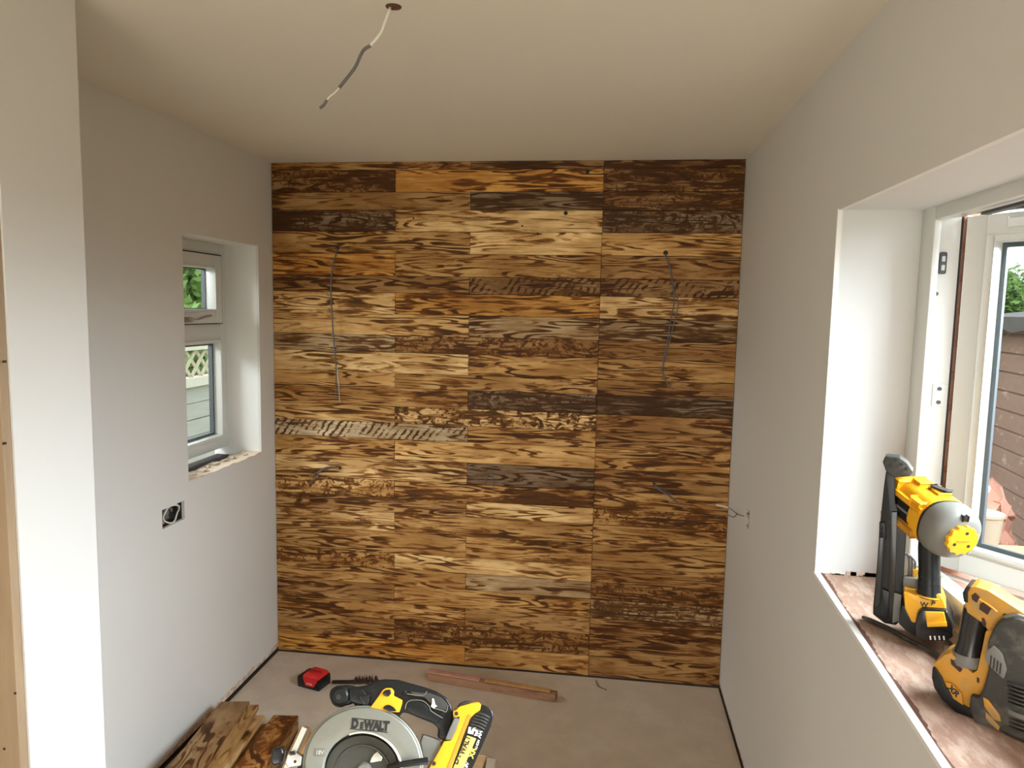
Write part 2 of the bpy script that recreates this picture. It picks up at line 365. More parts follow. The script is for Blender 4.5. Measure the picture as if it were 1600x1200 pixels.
# nib wall at the left, with the pine lining board beside it
NX, NY0, NY1 = .42, -1.953, -1.742
struct('wall_nib', box(-1.5, NX, NY0, NY1, 0, H), M['plaster'], smooth=0)
pl = box(-.45, NX-.004, NY0-.020, NY0-.001, 0, H-.002, bev=.001)
lin = tag(obj('door_lining', pl, M['pine'], smooth=0), 'pine board with small dark nail holes at the far left edge', 'board')
for px, py in ((6, 565), (6, 693), (24, 1083), (7, 1170)):
    q = onY(px, py, NY0-.020); obj('knot', cyl((q.x, NY0-.0212, q.z), (q.x, NY0-.016, q.z), .0026, seg=10), M['dark'], lin)
struct('wall_left', box(-1.6, -1.5, YB, NY1, 0, H), M['plaster'], smooth=0)
bw = bmesh.new(); B(bw, -1.5, -.6, YB-.1, YB, 0, H); B(bw, 1.6, W+.3, YB-.1, YB, 0, H); B(bw, -.6, 1.6, YB-.1, YB, 2.3-.05, H)
struct('wall_front', bw, M['plaster'], smooth=0)
# raw, ragged plaster edge above the gap along both wall bottoms
def ragged(X, sgn, ya, yb, zmax):
    bm = bmesh.new(); n = 110; prev = None; random.seed(3); z = .02
    for i in range(n+1):
        y = ya+(yb-ya)*i/n; z = min(.018+zmax, max(.019, z+random.uniform(-.2, .2)*zmax))
        cur = (bm.verts.new((X+sgn*.0012, y, .016)), bm.verts.new((X+sgn*.0012, y, z)), bm.verts.new((X-sgn*.003, y, z+.001)))
        if prev:
            bm.faces.new((prev[0], cur[0], cur[1], prev[1])); bm.faces.new((prev[1], cur[1], cur[2], prev[2]))
        prev = cur
    return bm
struct('baseboard_left', ragged(0, 1, -1.0, -.005, .022), M['raw'])
struct('baseboard_right', ragged(W, -1, -1.2, -.005, .008), M['raw'])
struct('shade_strip_left', box(-.02, .007, -1.74, .02, 0, .006), M['dark'], smooth=0)  # dark strips along the wall feet paint in the shade of the gap
struct('shade_strip_right', box(W-.006, W+.02, -3.0, .02, 0, .006), M['dark'], smooth=0)
struct('shade_strip_back', box(0, W, -.006, .02, 0, .0055), M['dark'], smooth=0)
# ------------------------------------------------------------------ feature wall of burnt planks
wb = struct('wall_back', box(0, W, .022, .12, 0, H), M['dark'], smooth=0)
ZR = [2.300, 2.2654, 2.1691, 2.0907, 1.9966, 1.8997, 1.8009, 1.7256, 1.63, 1.5351, 1.4575, 1.3633, 1.2964, 1.2109, 1.1337, 1.0591, .965, .8665, .7862, .7124, .6223, .5211, .4467, .3673, .2799, .1998, .0976, .004]
TONE = {'L': (.95, .66, .31), 'l': (.82, .52, .21), 'M': (.66, .39, .14), 'O': (.76, .40, .10), 'm': (.50, .285, .105), 'D': (.38, .22, .09), 'G': (.56, .40, .22), 'g': (.30, .21, .13), 'W': (.66, .54, .36)}
ROWS = ['mDD', 'D,O,D', 'm,g,D', 'g,L,g', 'M,L,l', 'O,M,m', 'm,D,D', 'L,O,L', 'l,G,G', 'G,m,m', 'L,M,M', 'l,M,m', 'M,g,g', 'l,L,m', 'W,M,m', 'M,l,M', 'L,g,m', 'l,M,M', 'm,L,M', 'L,M,M', 'M,M,M', 'M,L,m', 'M,G,m', 'm,M,G', 'M,m,m', 'm,m,m', 'O,M,m']
PAT = {1: 'k.k', 3: 'k.k', 6: '.dd', 7: 'c.c', 9: '.k.', 12: '.k.', 13: '.K.', 14: 'd..', 16: 'c..', 17: 'kc.', 18: '.ck', 19: 'c..', 21: 'k..', 23: '..k', 25: '.k.', 2: '..k', 22: '..k', 24: '..c', 8: '...', 4: '...'}
random.seed(11)
for i in range(27):
    z1_, z0_ = ZR[i], ZR[i+1]; j1 = .580 if i % 2 else .919
    tones = ROWS[i].replace(',', ''); pat = PAT.get(i, '...')
    segs = [(0.001, j1), (j1, 1.495), (1.495, W-.001)]
    for k, (xa, xb) in enumerate(segs):
        t = random.uniform(-.0012, .0012); g1 = .0007; dy = random.uniform(0, .0022)
        bm = box(xa+g1, xb-g1, dy, .020, z0_+g1, z1_-g1, bev=.0011)
        o = obj('plank', bm, M['burnt'], wb, origin=((xa+xb)/2, .01, (z0_+z1_)/2), smooth=0)
        c_ = TONE[tones[k]]; v = random.uniform(.92, 1.08); o.color = (c_[0]*v, c_[1]*v, c_[2]*v, 1)
        pk = pat[k]; lt = tones[k] in 'Ll'
        o['char'] = {'.': .128, 'c': .19, 'k': .13, 'K': .16, 'd': .05}[pk]+(.0 if not lt else -.045)+(.05 if tones[k] in 'Dg' else 0)+random.uniform(-.02, .03)
        o['mott'] = {'k': .75, 'K': 1.0}.get(pk, .12 if tones[k] in 'Dg' else 0.)
        o['diag'] = .9 if pk == 'd' else 0.
# drilled holes in the planks: thin dark discs set flush
def hole(px, py, r=.007):
    q = onY(px, py, 0); bm = cyl((q.x, -.0012, q.z), (q.x, .004, q.z), r, seg=14)
    return q, bm
hb = bmesh.new()
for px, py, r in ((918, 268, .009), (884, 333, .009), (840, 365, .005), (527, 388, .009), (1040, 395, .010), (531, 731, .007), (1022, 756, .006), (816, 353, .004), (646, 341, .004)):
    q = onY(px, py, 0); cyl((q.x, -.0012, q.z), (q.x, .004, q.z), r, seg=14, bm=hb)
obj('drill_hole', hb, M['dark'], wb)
# ------------------------------------------------------------------ left window
def ring_frame(bm, X0, X1, ya, yb, za, zb, w_, bev=.002, wb_=None):
    wb_ = wb_ or w_
    B(bm, X0, X1, ya, ya+w_, za, zb, bev=bev); B(bm, X0, X1, yb-w_, yb, za, zb, bev=bev)
    B(bm, X0, X1, ya+w_, yb-w_, zb-w_, zb, bev=bev); B(bm, X0, X1, ya+w_, yb-w_, za, za+wb_, bev=bev); return bm
wl = thing('window_1', 'small white upvc window with an opening top light in the left wall', 'window', (-.18, -.42, 1.03)); wl['kind'] = 'structure'
ya, yb = LWO[0], LWO[1]
fr = ring_frame(bmesh.new(), -.215, -.158, ya, yb, 1.022, 1.918, .045)
B(fr, -.215, -.158, ya+.045, yb-.045, 1.505, 1.575, bev=.002)
obj('window_frame', fr, M['upvc'], wl)
sh = bmesh.new(); ring_frame(sh, -.205, -.146, ya+.048, yb-.048, 1.578, 1.868, .052, bev=.003)
sash = obj('top_sash', sh, M['upvc'], wl)
bd = ring_frame(bmesh.new(), -.190, -.140, ya+.098, yb-.098, 1.628, 1.820, .010, bev=.002)
obj('glazing_bead', bd, M['upvc'], sash)
gk = ring_frame(bmesh.new(), -.2, -.1485, ya+.0445, yb-.0445, 1.5745, 1.8725, .004, bev=0)
obj('gasket', gk, M['gasket'], wl)
obj('pane', box(-.186, -.180, ya+.105, yb-.105, 1.634, 1.813), M['glass'], sash, smooth=0)
sp = ring_frame(bmesh.new(), -.206, -.188, ya+.100, yb-.100, 1.630, 1.818, .012, bev=0)
obj('spacer', sp, M['spacer'], sash)
bd = ring_frame(bmesh.new(), -.200, -.150, ya+.043, yb-.043, 1.067, 1.507, .016, bev=.003)
obj('glazing_bead', bd, M['upvc'], wl)
obj('pane', box(-.186, -.180, ya+.055, yb-.055, 1.08, 1.495), M['glass'], wl, smooth=0)
obj('spacer', ring_frame(bmesh.new(), -.206, -.188, ya+.057, yb-.057, 1.081, 1.493, .012, bev=0), M['spacer'], wl)
# casement stay handle on the top light
hb = bmesh.new(); zc = 1.595
B(hb, -.146, -.132, -.50, -.43, zc-.011, zc+.011, bev=.004)
tube([(-.135, -.465, zc+.0), (-.118, -.46, zc+.0), (-.100, -.44, zc+.006), (-.096, -.40, zc+.014), (-.094, -.365, zc+.017)], .0055, bm=hb)
obj('handle', hb, M['chrome'], sash)
# rough sill of broken plaster and board under the left window, with the dark gap behind
ls = thing('window_sill', 'rough broken plaster sill under the small left window', 'sill', (-.08, -.42, .99))
random.seed(5)
def slab(bm, ya, yb, x0, x1, zt, zb, jag=.008, n=16):
    prev = None
    for i in range(n+1):
        y = ya+(yb-ya)*i/n; j = random.uniform(-jag, jag); k = random.uniform(-.003, .003)
        cur = [bm.verts.new(v) for v in ((x1, y, zb), (x1, y, zt+k-.002), (x0+j, y, zt+k), (x0+j, y, zb))]
        if prev:
            for a_ in range(4): bm.faces.new((prev[a_], cur[a_], cur[(a_+1) % 4], prev[(a_+1) % 4]))
        else: bm.faces.new(cur)
        prev = cur
    bm.faces.new(prev); return bm
obj('plaster_bed', slab(bmesh.new(), ya, yb, -.088, -.001, 1.000, .975), M['cream'], ls)
bm = bmesh.new()
for k in range(7):
    y = ya+.1+k*.065; x = random.uniform(-.075, -.03); s_ = random.uniform(.01, .025)
    obox(bm, (x, y, 1.003), (1, random.uniform(-.5, .5), .05), (random.uniform(-.5, .5), 1, 0), (0, 0, 1), s_, s_*1.8, .007, bev=.002)
obj('plaster_crumb', bm, M['cream'], ls)
obj('sub_sill', box(-.215, -.08, ya, yb, .95, .982), M['dark'], ls, smooth=0)
# ------------------------------------------------------------------ right window
FX = 2.270
wr = thing('window_2', 'white upvc casement window with its sash swung outward in the right wall', 'window', (FX+.03, -2.0, 1.02)); wr['kind'] = 'structure'
ztop, zbot = 1.918, 1.030
def frame_r(bm):
    # flange facing the room, then the rebated core
    for (X0, X1, e) in ((FX, FX+.016, .070), (FX+.016, FX+.066, .054)):
        B(bm, X0, X1, RW1-e, RW1, zbot, ztop, bev=.003); B(bm, X0, X1, RW0, RW0+e, zbot, ztop, bev=.003)
        B(bm, X0, X1, RW0+e, RW1-e, ztop-(.034 if e > .06 else .026), ztop, bev=.003)
    B(bm, FX, FX+.016, RW0+.07, RW1-.07, zbot, zbot+.052, bev=.005)
    B(bm, FX+.016, FX+.066, RW0+.054, RW1-.054, zbot, zbot+.034, bev=.003)
    return bm
obj('window_frame', frame_r(bmesh.new()), M['upvc'], wr)
bm = bmesh.new(); B(bm, FX+.0665, FX+.070, RW1-.052, RW1-.02, zbot, ztop); B(bm, FX+.0155, FX+.018, RW1-.0560, RW1-.0535, zbot+.05, ztop-.03)
obj('gasket', bm, M['gasket'], wr)
# hinge-side keep plates and screws on the jamb
JY = RW1-.054
bm = bmesh.new(); B(bm, FX+.022, FX+.038, JY-.004, JY, 1.762, 1.812, bev=.0035); obj('keep_plate', bm, M['spacer'], wr)
bm = bmesh.new(); B(bm, FX+.026, FX+.034, JY-.007, JY-.003, 1.770, 1.783, bev=.002); B(bm, FX+.026, FX+.034, JY-.007, JY-.003, 1.79, 1.803, bev=.002); obj('keep_roller', bm, M['upvc_in'], wr)
bm = bmesh.new(); B(bm, FX+.030, FX+.062, JY-.003, JY, 1.452, 1.505, bev=.001); obj('hinge_plate', bm, M['upvc'], wr)
for z_, x_ in ((1.716, .020), (1.462, .044), (1.494, .044)): obj('screw', cyl((FX+x_, JY-.006, z_), (FX+x_, JY-.002, z_), .0045, seg=12), M['spacer'], wr)
# the opened sash, hinged at the far jamb and swung out
TH = R(36); HG = Vector((2.345, -1.365, 0)); sd = Vector((math.sin(TH), -math.cos(TH), 0)); sn = Vector((-math.cos(TH), -math.sin(TH), 0))
SZ0, SZ1, SWD = 1.068, 1.892, 1.28
def sb(bm, u0, u1, h0, h1, za, zb, bev=0):   # u along the sash, h towards the room
    c_ = HG+sd*((u0+u1)/2)+sn*((h0+h1)/2)+Vector((0, 0, (za+zb)/2)); return obox(bm, c_, sd, sn, (0, 0, 1), u1-u0, h1-h0, zb-za, bev)
def sring(bm, e, w_, h0, h1, bev=.002):
    sb(bm, e, e+w_, h0, h1, SZ0+e, SZ1-e, bev); sb(bm, SWD-e-w_, SWD-e, h0, h1, SZ0+e, SZ1-e, bev)
    sb(bm, e+w_, SWD-e-w_, h0, h1, SZ0+e, SZ0+e+w_, bev); sb(bm, e+w_, SWD-e-w_, h0, h1, SZ1-e-w_, SZ1-e, bev); return bm
sa = obj('opening_sash', sring(bmesh.new(), 0, .045, -.060, 0, .003), M['upvc'], wr)
obj('glazing_bead', sring(bmesh.new(), .045, .016, -.045, -.006, .005), M['upvc'], sa)
obj('spacer', sring(bmesh.new(), .058, .013, -.044, -.034, 0), M['spacer'], sa)
bm = bmesh.new(); sb(bm, .05, SWD-.05, -.030, -.026, SZ0+.05, SZ1-.05); obj('pane', bm, M['glass'], sa, smooth=0)
bm = bmesh.new(); sb(bm, -.004, SWD, -.062, -.054, SZ0-.004, SZ0); sb(bm, -.003, 0, -.060, -.052, SZ0, SZ1); obj('gasket', bm, M['gasket'], sa)
bm = bmesh.new(); sb(bm, .0, .045, .0, .0012, SZ1-.047, SZ1-.001)
q = onY(1595, 345, -1.6)
bm.free(); bm = bmesh.new(); sb(bm, .092, .36, .0, .010, SZ1-.032, SZ1-.013, .003); obj('restrictor', bm, M['upvc'], sa)
# friction stay along the head and a stay at the sill
bm = bmesh.new()
obox(bm, HG+sd*.15+Vector((-.012, -.02, SZ1+.006)), sd, sn, (0, 0, 1), .36, .018, .005, .001)
obox(bm, (FX+.040, RW1-.41, SZ1-.024+.012), (0, 1, 0), (1, 0, 0), (0, 0, 1), .40, .016, .006, .001)
obj('friction_stay', bm, M['black'], wr)
bm = bmesh.new(); obox(bm, HG+sd*.165+sn*.004+Vector((0, 0, SZ1+.006)), sd, sn, (0, 0, 1), .024, .02, .026, .003); obj('stay_clip', bm, M['upvc_in'], wr)
bm = bmesh.new(); obox(bm, HG+sd*.15+Vector((-.02, 0, SZ0-.012)), sd, sn, (0, 0, 1), .34, .016, .005, .001)
obox(bm, (FX+.042, RW1-.30, zbot+.037), (0, 1, 0), (1, 0, 0), (0, 0, 1), .42, .016, .005, .001); obj('friction_stay', bm, M['alu2'], wr)
# sill boards inside
sl = thing('window_sill', 'dusty pinkish timber sill board under the large right window', 'sill', (W+.1, -2.0, .97))
def sillbox(x0, x1, ya, yb, t, dz=0):
    bm = bmesh.new(); n = 24; prev = None
    for i in range(n+1):
        y = ya+(yb-ya)*i/n; z = zs(y)+dz
        cur = [bm.verts.new(v) for v in ((x0, y, z-t), (x0, y, z), (x1, y, z), (x1, y, z-t))]
        if prev:
            for a_ in range(4): bm.faces.new((prev[a_], cur[a_], cur[(a_+1) % 4], prev[(a_+1) % 4]))
        else: bm.faces.new(cur)
        prev = cur
    bm.faces.new(prev); return bm
obj('sill_board', sillbox(W+.014, FX-.012, RW0, RW1, .03, -.002), M['sill'], sl, smooth=0)
obj('timber_fillet', sillbox(FX-.013, FX+.004, RW0, RW1-.002, .03, .040), M['ply'], sl, smooth=0)
obj('sub_frame', sillbox(FX, FX+.10, RW0, RW1-.002, .09, .028), M['upvc_in'], sl, smooth=0)
# stained edge strip, irregular
bm = bmesh.new(); prev = None; random.seed(8)
for i in range(181):
    y = RW1-.001+(RW0-RW1)*i/180; xw = W+.017+.003*math.sin(i*.21)+random.uniform(.0, .0045); z = zs(y)-.0008
    cur = (bm.verts.new((W+.006, y, z)), bm.verts.new((xw, y, z+.0004)))
    if prev: bm.faces.new((prev[0], cur[0], cur[1], prev[1]))
    prev = cur
obj('stained_edge', bm, M['stain'], sl, smooth=0)
bm = bmesh.new(); random.seed(4)
for k in range(16):
    x = random.uniform(W+.03, W+.15); s_ = random.uniform(.02, .05)
    cyl((x, RW1-.003, 1.006), (x, RW1-.0005, 1.006+s_*.5), s_*.45, .003, seg=7, bm=bm) if False else B(bm, x-s_/2, x+s_/2, RW1-.003, RW1, 1.0, 1.006+random.random()*.014)
obj('plaster_crumb', bm, M['raw'], sl, smooth=0)
# ------------------------------------------------------------------ outside brick jamb of the house
bm = bmesh.new()
for k in range(14):
    z = .98+k*.075; B(bm, FX+.068, FX+.17, RW1-.040, RW1+.16, z, z+.065, bev=.003)
jb = struct('wall_outside', wallX(FX+.068, FX+.165, (YB, .12), (-.2, H), [(RW0-.005, RW1-.036, .985, 1.93)]), M['brickp'], smooth=0)
for k in range(12):
    z = 1.0+k*.076; bm = box(FX+.075, FX+.172, RW1-.040, RW1+.12, z, z+.064, bev=.003); obj('brick', bm, M['brickp'], jb, smooth=0)
struct('window_ledge', sillbox(FX+.10, FX+.20, RW0, RW1-.036, .05, .000), M['brick'], smooth=0)
struct('ceiling_outside', box(-1.6, W+.45, YB-.1, .25, H+.12, H+.3), M['plaster'], smooth=0)

# ------------------------------------------------------------------ socket openings
def cutout(y0, y1, z0, z1, X, s):
    bm = bmesh.new(); D_ = .045*s
    B(bm, X+D_*.98, X+D_*1.05, y0-.002, y1+.002, z0-.002, z1+.002)
    for (a0, a1, b0, b1) in ((y0-.003, y0, z0, z1), (y1, y1+.003, z0, z1), (y0, y1, z0-.003, z0), (y0, y1, z1, z1+.003)): B(bm, min(X+.012*s, X+D_), max(X+.012*s, X+D_), a0, a1, b0, b1)
    return bm
sk = thing('socket_box', 'rectangular socket cut-out with coiled white cable in the left wall', 'socket box', (-.02, -.805, .9))
obj('back_box', cutout(*LS, 0, -1), M['dark'], sk, smooth=0)
c0 = Vector((-.012, -.80, .903))
ringp = [c0+Vector((.004*math.sin(3*t), .046*math.cos(t), .030*math.sin(t)+.004*math.cos(2*t))) for t in [k*math.pi/8 for k in range(17)]]
obj('white_cable', tube(ringp+[ringp[0]+Vector((-.02, .012, .02))], .0028), M['cablew'], sk)
obj('grey_cable', tube([c0+Vector((-.02, .03*math.cos(t), .018*math.sin(t))) for t in [k*math.pi/5 for k in range(9)]], .006), M['cable'], sk)
obj('grommet', cyl(c0+Vector((-.03, 0, .0)), c0+Vector((-.018, 0, 0)), .013), M['grey'], sk)
cw = obj('cable_tail', tube([c0+Vector((-.01, -.035, -.028)), c0+Vector((-.006, -.045, -.02)), c0+Vector((-.02, -.055, -.01))], .004), M['brickp'], sk)
sk2 = thing('socket_box', 'narrow dark socket cut-out in the right wall near the corner', 'socket box', (W+.02, -.42, .9))
obj('back_box', cutout(*RS, W, 1), M['dark'], sk2, smooth=0)
obj('plaster_chip', B(bmesh.new(), W-.001, W+.006, -.430, -.398, .897, .912, bev=.002), M['raw'], sk2)
# ------------------------------------------------------------------ cables
def cable(name, label, pts, parts, group=None):
    t = thing(name, label, 'cable', pts[0], group)
    return t
def wp(px, py, off=-.006): q = onY(px, py, off); return q
t = thing('hanging_cable', 'thin grey cable with two cores hanging at upper left of the plank wall', 'cable', wp(527, 388))
obj('cable_sheath', tube([wp(527, 387, .004), wp(526, 393, -.006), wp(521, 412, -.018), wp(518, 430, -.024), wp(517, 460, -.024), wp(519, 500, -.022), wp(521, 530, -.020), wp(523, 550, -.02), wp(526, 580, -.02)], .0034), M['cable'], t)
obj('cable_core', tube([wp(525, 570, -.02), wp(525, 595, -.02), wp(525, 624, -.018)], .0022), M['cable'], t)
obj('cable_core', tube([wp(526, 572, -.02), wp(529, 600, -.018), wp(531, 628, -.014)], .0022), M['raw'], t)
t = thing('hanging_cable', 'grey cable split into two strands hanging at upper right of the plank wall', 'cable', wp(1040, 395))
obj('cable_sheath', tube([wp(1040, 395, .004), wp(1041, 402, -.008), wp(1047, 418, -.018), wp(1050, 436, -.024), wp(1052, 452, -.024), wp(1055, 465, -.024)], .0034), M['cable'], t)
obj('cable_core', tube([wp(1053, 458, -.024), wp(1053, 475, -.022), wp(1048, 500, -.022), wp(1043, 535, -.02), wp(1037, 560, -.02), wp(1036, 585, -.02), wp(1042, 598, -.018), wp(1052, 608, -.016)], .0026), M['cable'], t)
obj('cable_core', tube([wp(1055, 460, -.024), wp(1060, 475, -.026), wp(1054, 500, -.026), wp(1046, 535, -.02), wp(1038, 565, -.026), wp(1035, 580, -.026), wp(1040, 592, -.024)], .0024), M['cable'], t)
t = thing('cable_stub', 'short grey cable bending left from a hole at lower left of the plank wall', 'cable', wp(530, 731))
obj('cable_sheath', tube([wp(531, 732, .004), wp(524, 730, -.012), wp(508, 731, -.024), wp(498, 738, -.028)], .0036), M['cable'], t)
obj('cable_core', tube([wp(502, 735, -.026), wp(494, 745, -.03), wp(481, 757, -.03)], .0024), M['cable'], t)
obj('cable_core', tube([wp(503, 734, -.026), wp(492, 740, -.024), wp(482, 741, -.02)], .002), M['cable'], t)
t = thing('cable_stub', 'short grey cable drooping right from the plank wall at lower right', 'cable', wp(1022, 756))
obj('cable_sheath', tube([wp(1023, 756, .004), wp(1028, 763, -.015), wp(1042, 772, -.022), wp(1062, 788, -.024)], .0040), M['cable'], t)
obj('cable_core', tube([wp(1026, 760, -.012), wp(1036, 764, -.02), wp(1050, 773, -.02)], .002), M['cable'], t)
t = thing('cable_stub', 'small bent black wire on the dark plank at mid-height of the plank wall', 'cable', wp(770, 740))
obj('cable_sheath', tube([wp(757, 757, -.006), wp(762, 742, -.014), wp(768, 737, -.014), wp(770, 748, -.014), wp(771, 762, -.006)], .0018), M['cable'], t)
t = thing('cable_stub', 'white cable end with two thin dark wires beside the right wall cut-out', 'cable', (W-.02, -.30, .9))
P1 = onX(1152, 803, W-.004); P2 = onY(1138, 793, -.20); P3 = onY(1120, 789, -.22)
obj('white_core', tube([P2, P3], .0042), M['cablew'], t)
obj('dark_wire', tube([onX(1166, 806, W+.006), onX(1160, 806, W-.003), P1, onY(1143, 796, -.24), P2], .0016), M['cable'], t)
obj('dark_wire', tube([P1, onX(1146, 808, W-.012), onY(1138, 805, -.22), onY(1128, 806, -.20), onY(1116, 808, -.18)], .0018), M['cable'], t)
# ceiling cable
t = thing('ceiling_cable', 'bare light cable with a taped middle hanging from a hole in the ceiling', 'cable', (1.055, -1.61, 2.3))
def cp(px, py): return onY(px, py, -1.61)
q = onZ(615, 10, 2.3)
obj('ceiling_hole', cyl((q.x, q.y, 2.2985), (q.x, q.y, 2.305), .017, seg=18), M['stain'], t)
obj('cable_sheath', tube([(q.x-.008, q.y, 2.298), cp(608, 17), cp(601, 36), cp(594, 53), cp(578, 72)], .0030), M['cablew'], t)
obj('tape_sleeve', tube([cp(579, 71), cp(567, 80), cp(556, 103), cp(546, 117), cp(530, 137)], .0036), M['cable'], t)
obj('cable_core', tube([cp(531, 136), cp(522, 146), cp(516, 150), cp(510, 157)], .0014), M['cablew'], t)
obj('terminal', tube([cp(511, 156), cp(506, 164), cp(500, 169)], .0032), M['cable'], t)
# ------------------------------------------------------------------ floor things
# brown batten with worn edge
t = thing('timber_batten', 'worn reddish-brown timber batten lying by the foot of the plank wall', 'batten', (1.05, -.15, 0))
A_ = onZ(668, 1052, .035); B_ = onZ(868, 1086, .035); A_.z = B_.z = .0175; d_ = (B_-A_).normalized(); s_ = Vector((-d_.y, d_.x, 0))
L_ = (B_-A_).length
obj('batten', obox(bmesh.new(), (A_+B_)/2+s_*.018, d_, s_, (0, 0, 1), L_, .042, .034, .003), M['batten'], t)
obj('batten_strip', obox(bmesh.new(), (A_*.80+B_*.20)+s_*.024+Vector((0, 0, .018)), d_, s_, (0, 0, 1), L_*.42, .036, .004, .001), M['brickp'], t)
obj('batten_strip', obox(bmesh.new(), (A_*.30+B_*.70)+s_*.026+Vector((0, 0, .018)), d_, s_, (0, 0, 1), L_*.50, .028, .004, .001), M['offcut'], t)
# red and black battery
t = thing('battery_pack', 'red and black cordless tool battery on the floor near the left wall', 'battery', (.30, -.27, 0))
cb_ = Vector((.30, -.275, .0)); ax = Vector((.97, -.26, 0)).normalized(); ay = Vector((.26, .97, 0))
bm = obox(bmesh.new(), cb_+Vector((0, 0, .026)), ax, ay, (0, 0, 1), .118, .088, .046, .009); obj('battery_case', bm, M['black'], t)
bm = obox(bmesh.new(), cb_+Vector((0, 0, .003)), ax, ay, (0, 0, 1), .112, .082, .006, .001); obj('battery_foot', bm, M['dark'], t)
plb = Plane(cb_, ay)
pp_ = [(-.030, .050), (.052, .050), (.062, .030), (.050, .012), (.0, .010), (-.022, .022)]
bm = bmesh.new()
vs_ = [bm.verts.new(cb_+ax*x+ay*y+Vector((0, 0, z))) for x, y, z in ((-.032, -.048, .050), (.060, -.047, .050), (.060, .038, .052), (-.030, .040, .056), (-.022, -.030, .066), (.044, -.030, .066), (.044, .030, .066), (-.020, .030, .066))]
for f in ((0, 1, 2, 3), (4, 5, 6, 7), (0, 1, 5, 4), (1, 2, 6, 5), (2, 3, 7, 6), (3, 0, 4, 7)): bm.faces.new([vs_[k] for k in f])
bmesh.ops.bevel(bm, geom=list(bm.edges), offset=.004, segments=2, affect='EDGES')
obj('red_cover', bm, M['red'], t)
bm = bmesh.new()
vs_ = [bm.verts.new(cb_+ax*x+ay*y+Vector((0, 0, z))) for x, y, z in ((-.024, -.046, .050), (.052, -.046, .050), (.034, -.050, .018), (-.008, -.050, .018), (-.024, -.038, .050), (.052, -.038, .050), (.034, -.042, .018), (-.008, -.042, .018))]
for f in ((0, 1, 2, 3), (4, 5, 6, 7), (0, 1, 5, 4), (1, 2, 6, 5), (2, 3, 7, 6), (3, 0, 4, 7)): bm.faces.new([vs_[k] for k in f])
obj('red_front', bm, M['red'], t)
obj('label_patch', obox(bmesh.new(), cb_+ax*.014-ay*.0515+Vector((0, 0, .030)), ax, ay, (0, 0, 1), .030, .002, .008, .0005), M['redl'], t)
obj('latch_groove', obox(bmesh.new(), cb_+ax*.012-ay*.004+Vector((0, 0, .0665)), ax, ay, (0, 0, 1), .058, .006, .002, .0005), M['brown'], t)
# brush
t = thing('wire_brush', 'black-handled brush with dark brown bristles behind the circular saw', 'brush', (.48, -.20, 0))
A_ = onZ(520, 1064, .015); B_ = onZ(590, 1064, .015); d_ = (B_-A_).normalized(); s_ = Vector((-d_.y, d_.x, 0)); L_ = (B_-A_).length
obj('brush_handle', obox(bmesh.new(), A_+d_*L_*.34+Vector((0, 0, -.004)), d_, s_, (0, 0, 1), L_*.7, .016, .010, .002), M['black'], t)
bm = bmesh.new(); random.seed(2)
for k in range(150):
    q = A_+d_*(L_*(.48+.52*random.random()))+s_*random.uniform(-.012, .022); q.z = .006
    cyl(q, q+Vector((random.uniform(-.003, .003), random.uniform(-.003, .003), random.uniform(.016, .028))), .0016, .0008, seg=4, bm=bm)
b_ = obj('bristles', bm, M['brown'], t); b_['kind'] = 'stuff'
tag(obj('paper_scrap', obox(bmesh.new(), onZ(632, 1067, .004), (1, -.2, .03), (.2, 1, 0), (0, 0, 1), .07, .018, .002, .0005), M['paper']), 'small white paper scrap on the floor behind the saw handle', 'scrap')
bm = bmesh.new(); P = [onZ(x, y, .006) for x, y in ((671, 1072), (680, 1080), (688, 1092))]; tube(P, .005, seg=6, bm=bm, flat=.3)
tag(obj('wood_shaving', bm, M['lath']), 'curled pale wood shaving on the floor behind the saw grip', 'shaving')
bm = bmesh.new(); tube([onZ(x, y, .004) for x, y in ((931, 1063), (935, 1072), (948, 1078))], .0016, seg=6, bm=bm)
tag(obj('wood_shaving', bm, M['dark']), 'thin dark curled offcut on the floor at the foot of the plank wall', 'shaving')
random.seed(21)
bm = bmesh.new()
for px, py in [(1091, 1105), (1110, 1108), (1122, 1124), (1119, 1132), (1108, 1139), (1125, 1199), (1002, 1096), (1033, 1074), (646, 1053), (504, 1040), (450, 1104), (920, 1090), (990, 1125), (880, 1150)]+[(random.uniform(480, 1100), random.uniform(1090, 1190)) for k in range(30)]:
    q = onZ(px, py, 0); s_ = random.uniform(.0015, .0045)
    obox(bm, (q.x, q.y, s_*.4), (random.random(), random.random(), 0), (-.3, random.random()+.2, 0), (0, 0, 1), s_*2, s_, s_*.8)
tag(obj('sawdust_crumbs', bm, M['lath'], smooth=0), 'scattered pale wood crumbs on the floor', 'crumbs', kind='stuff')
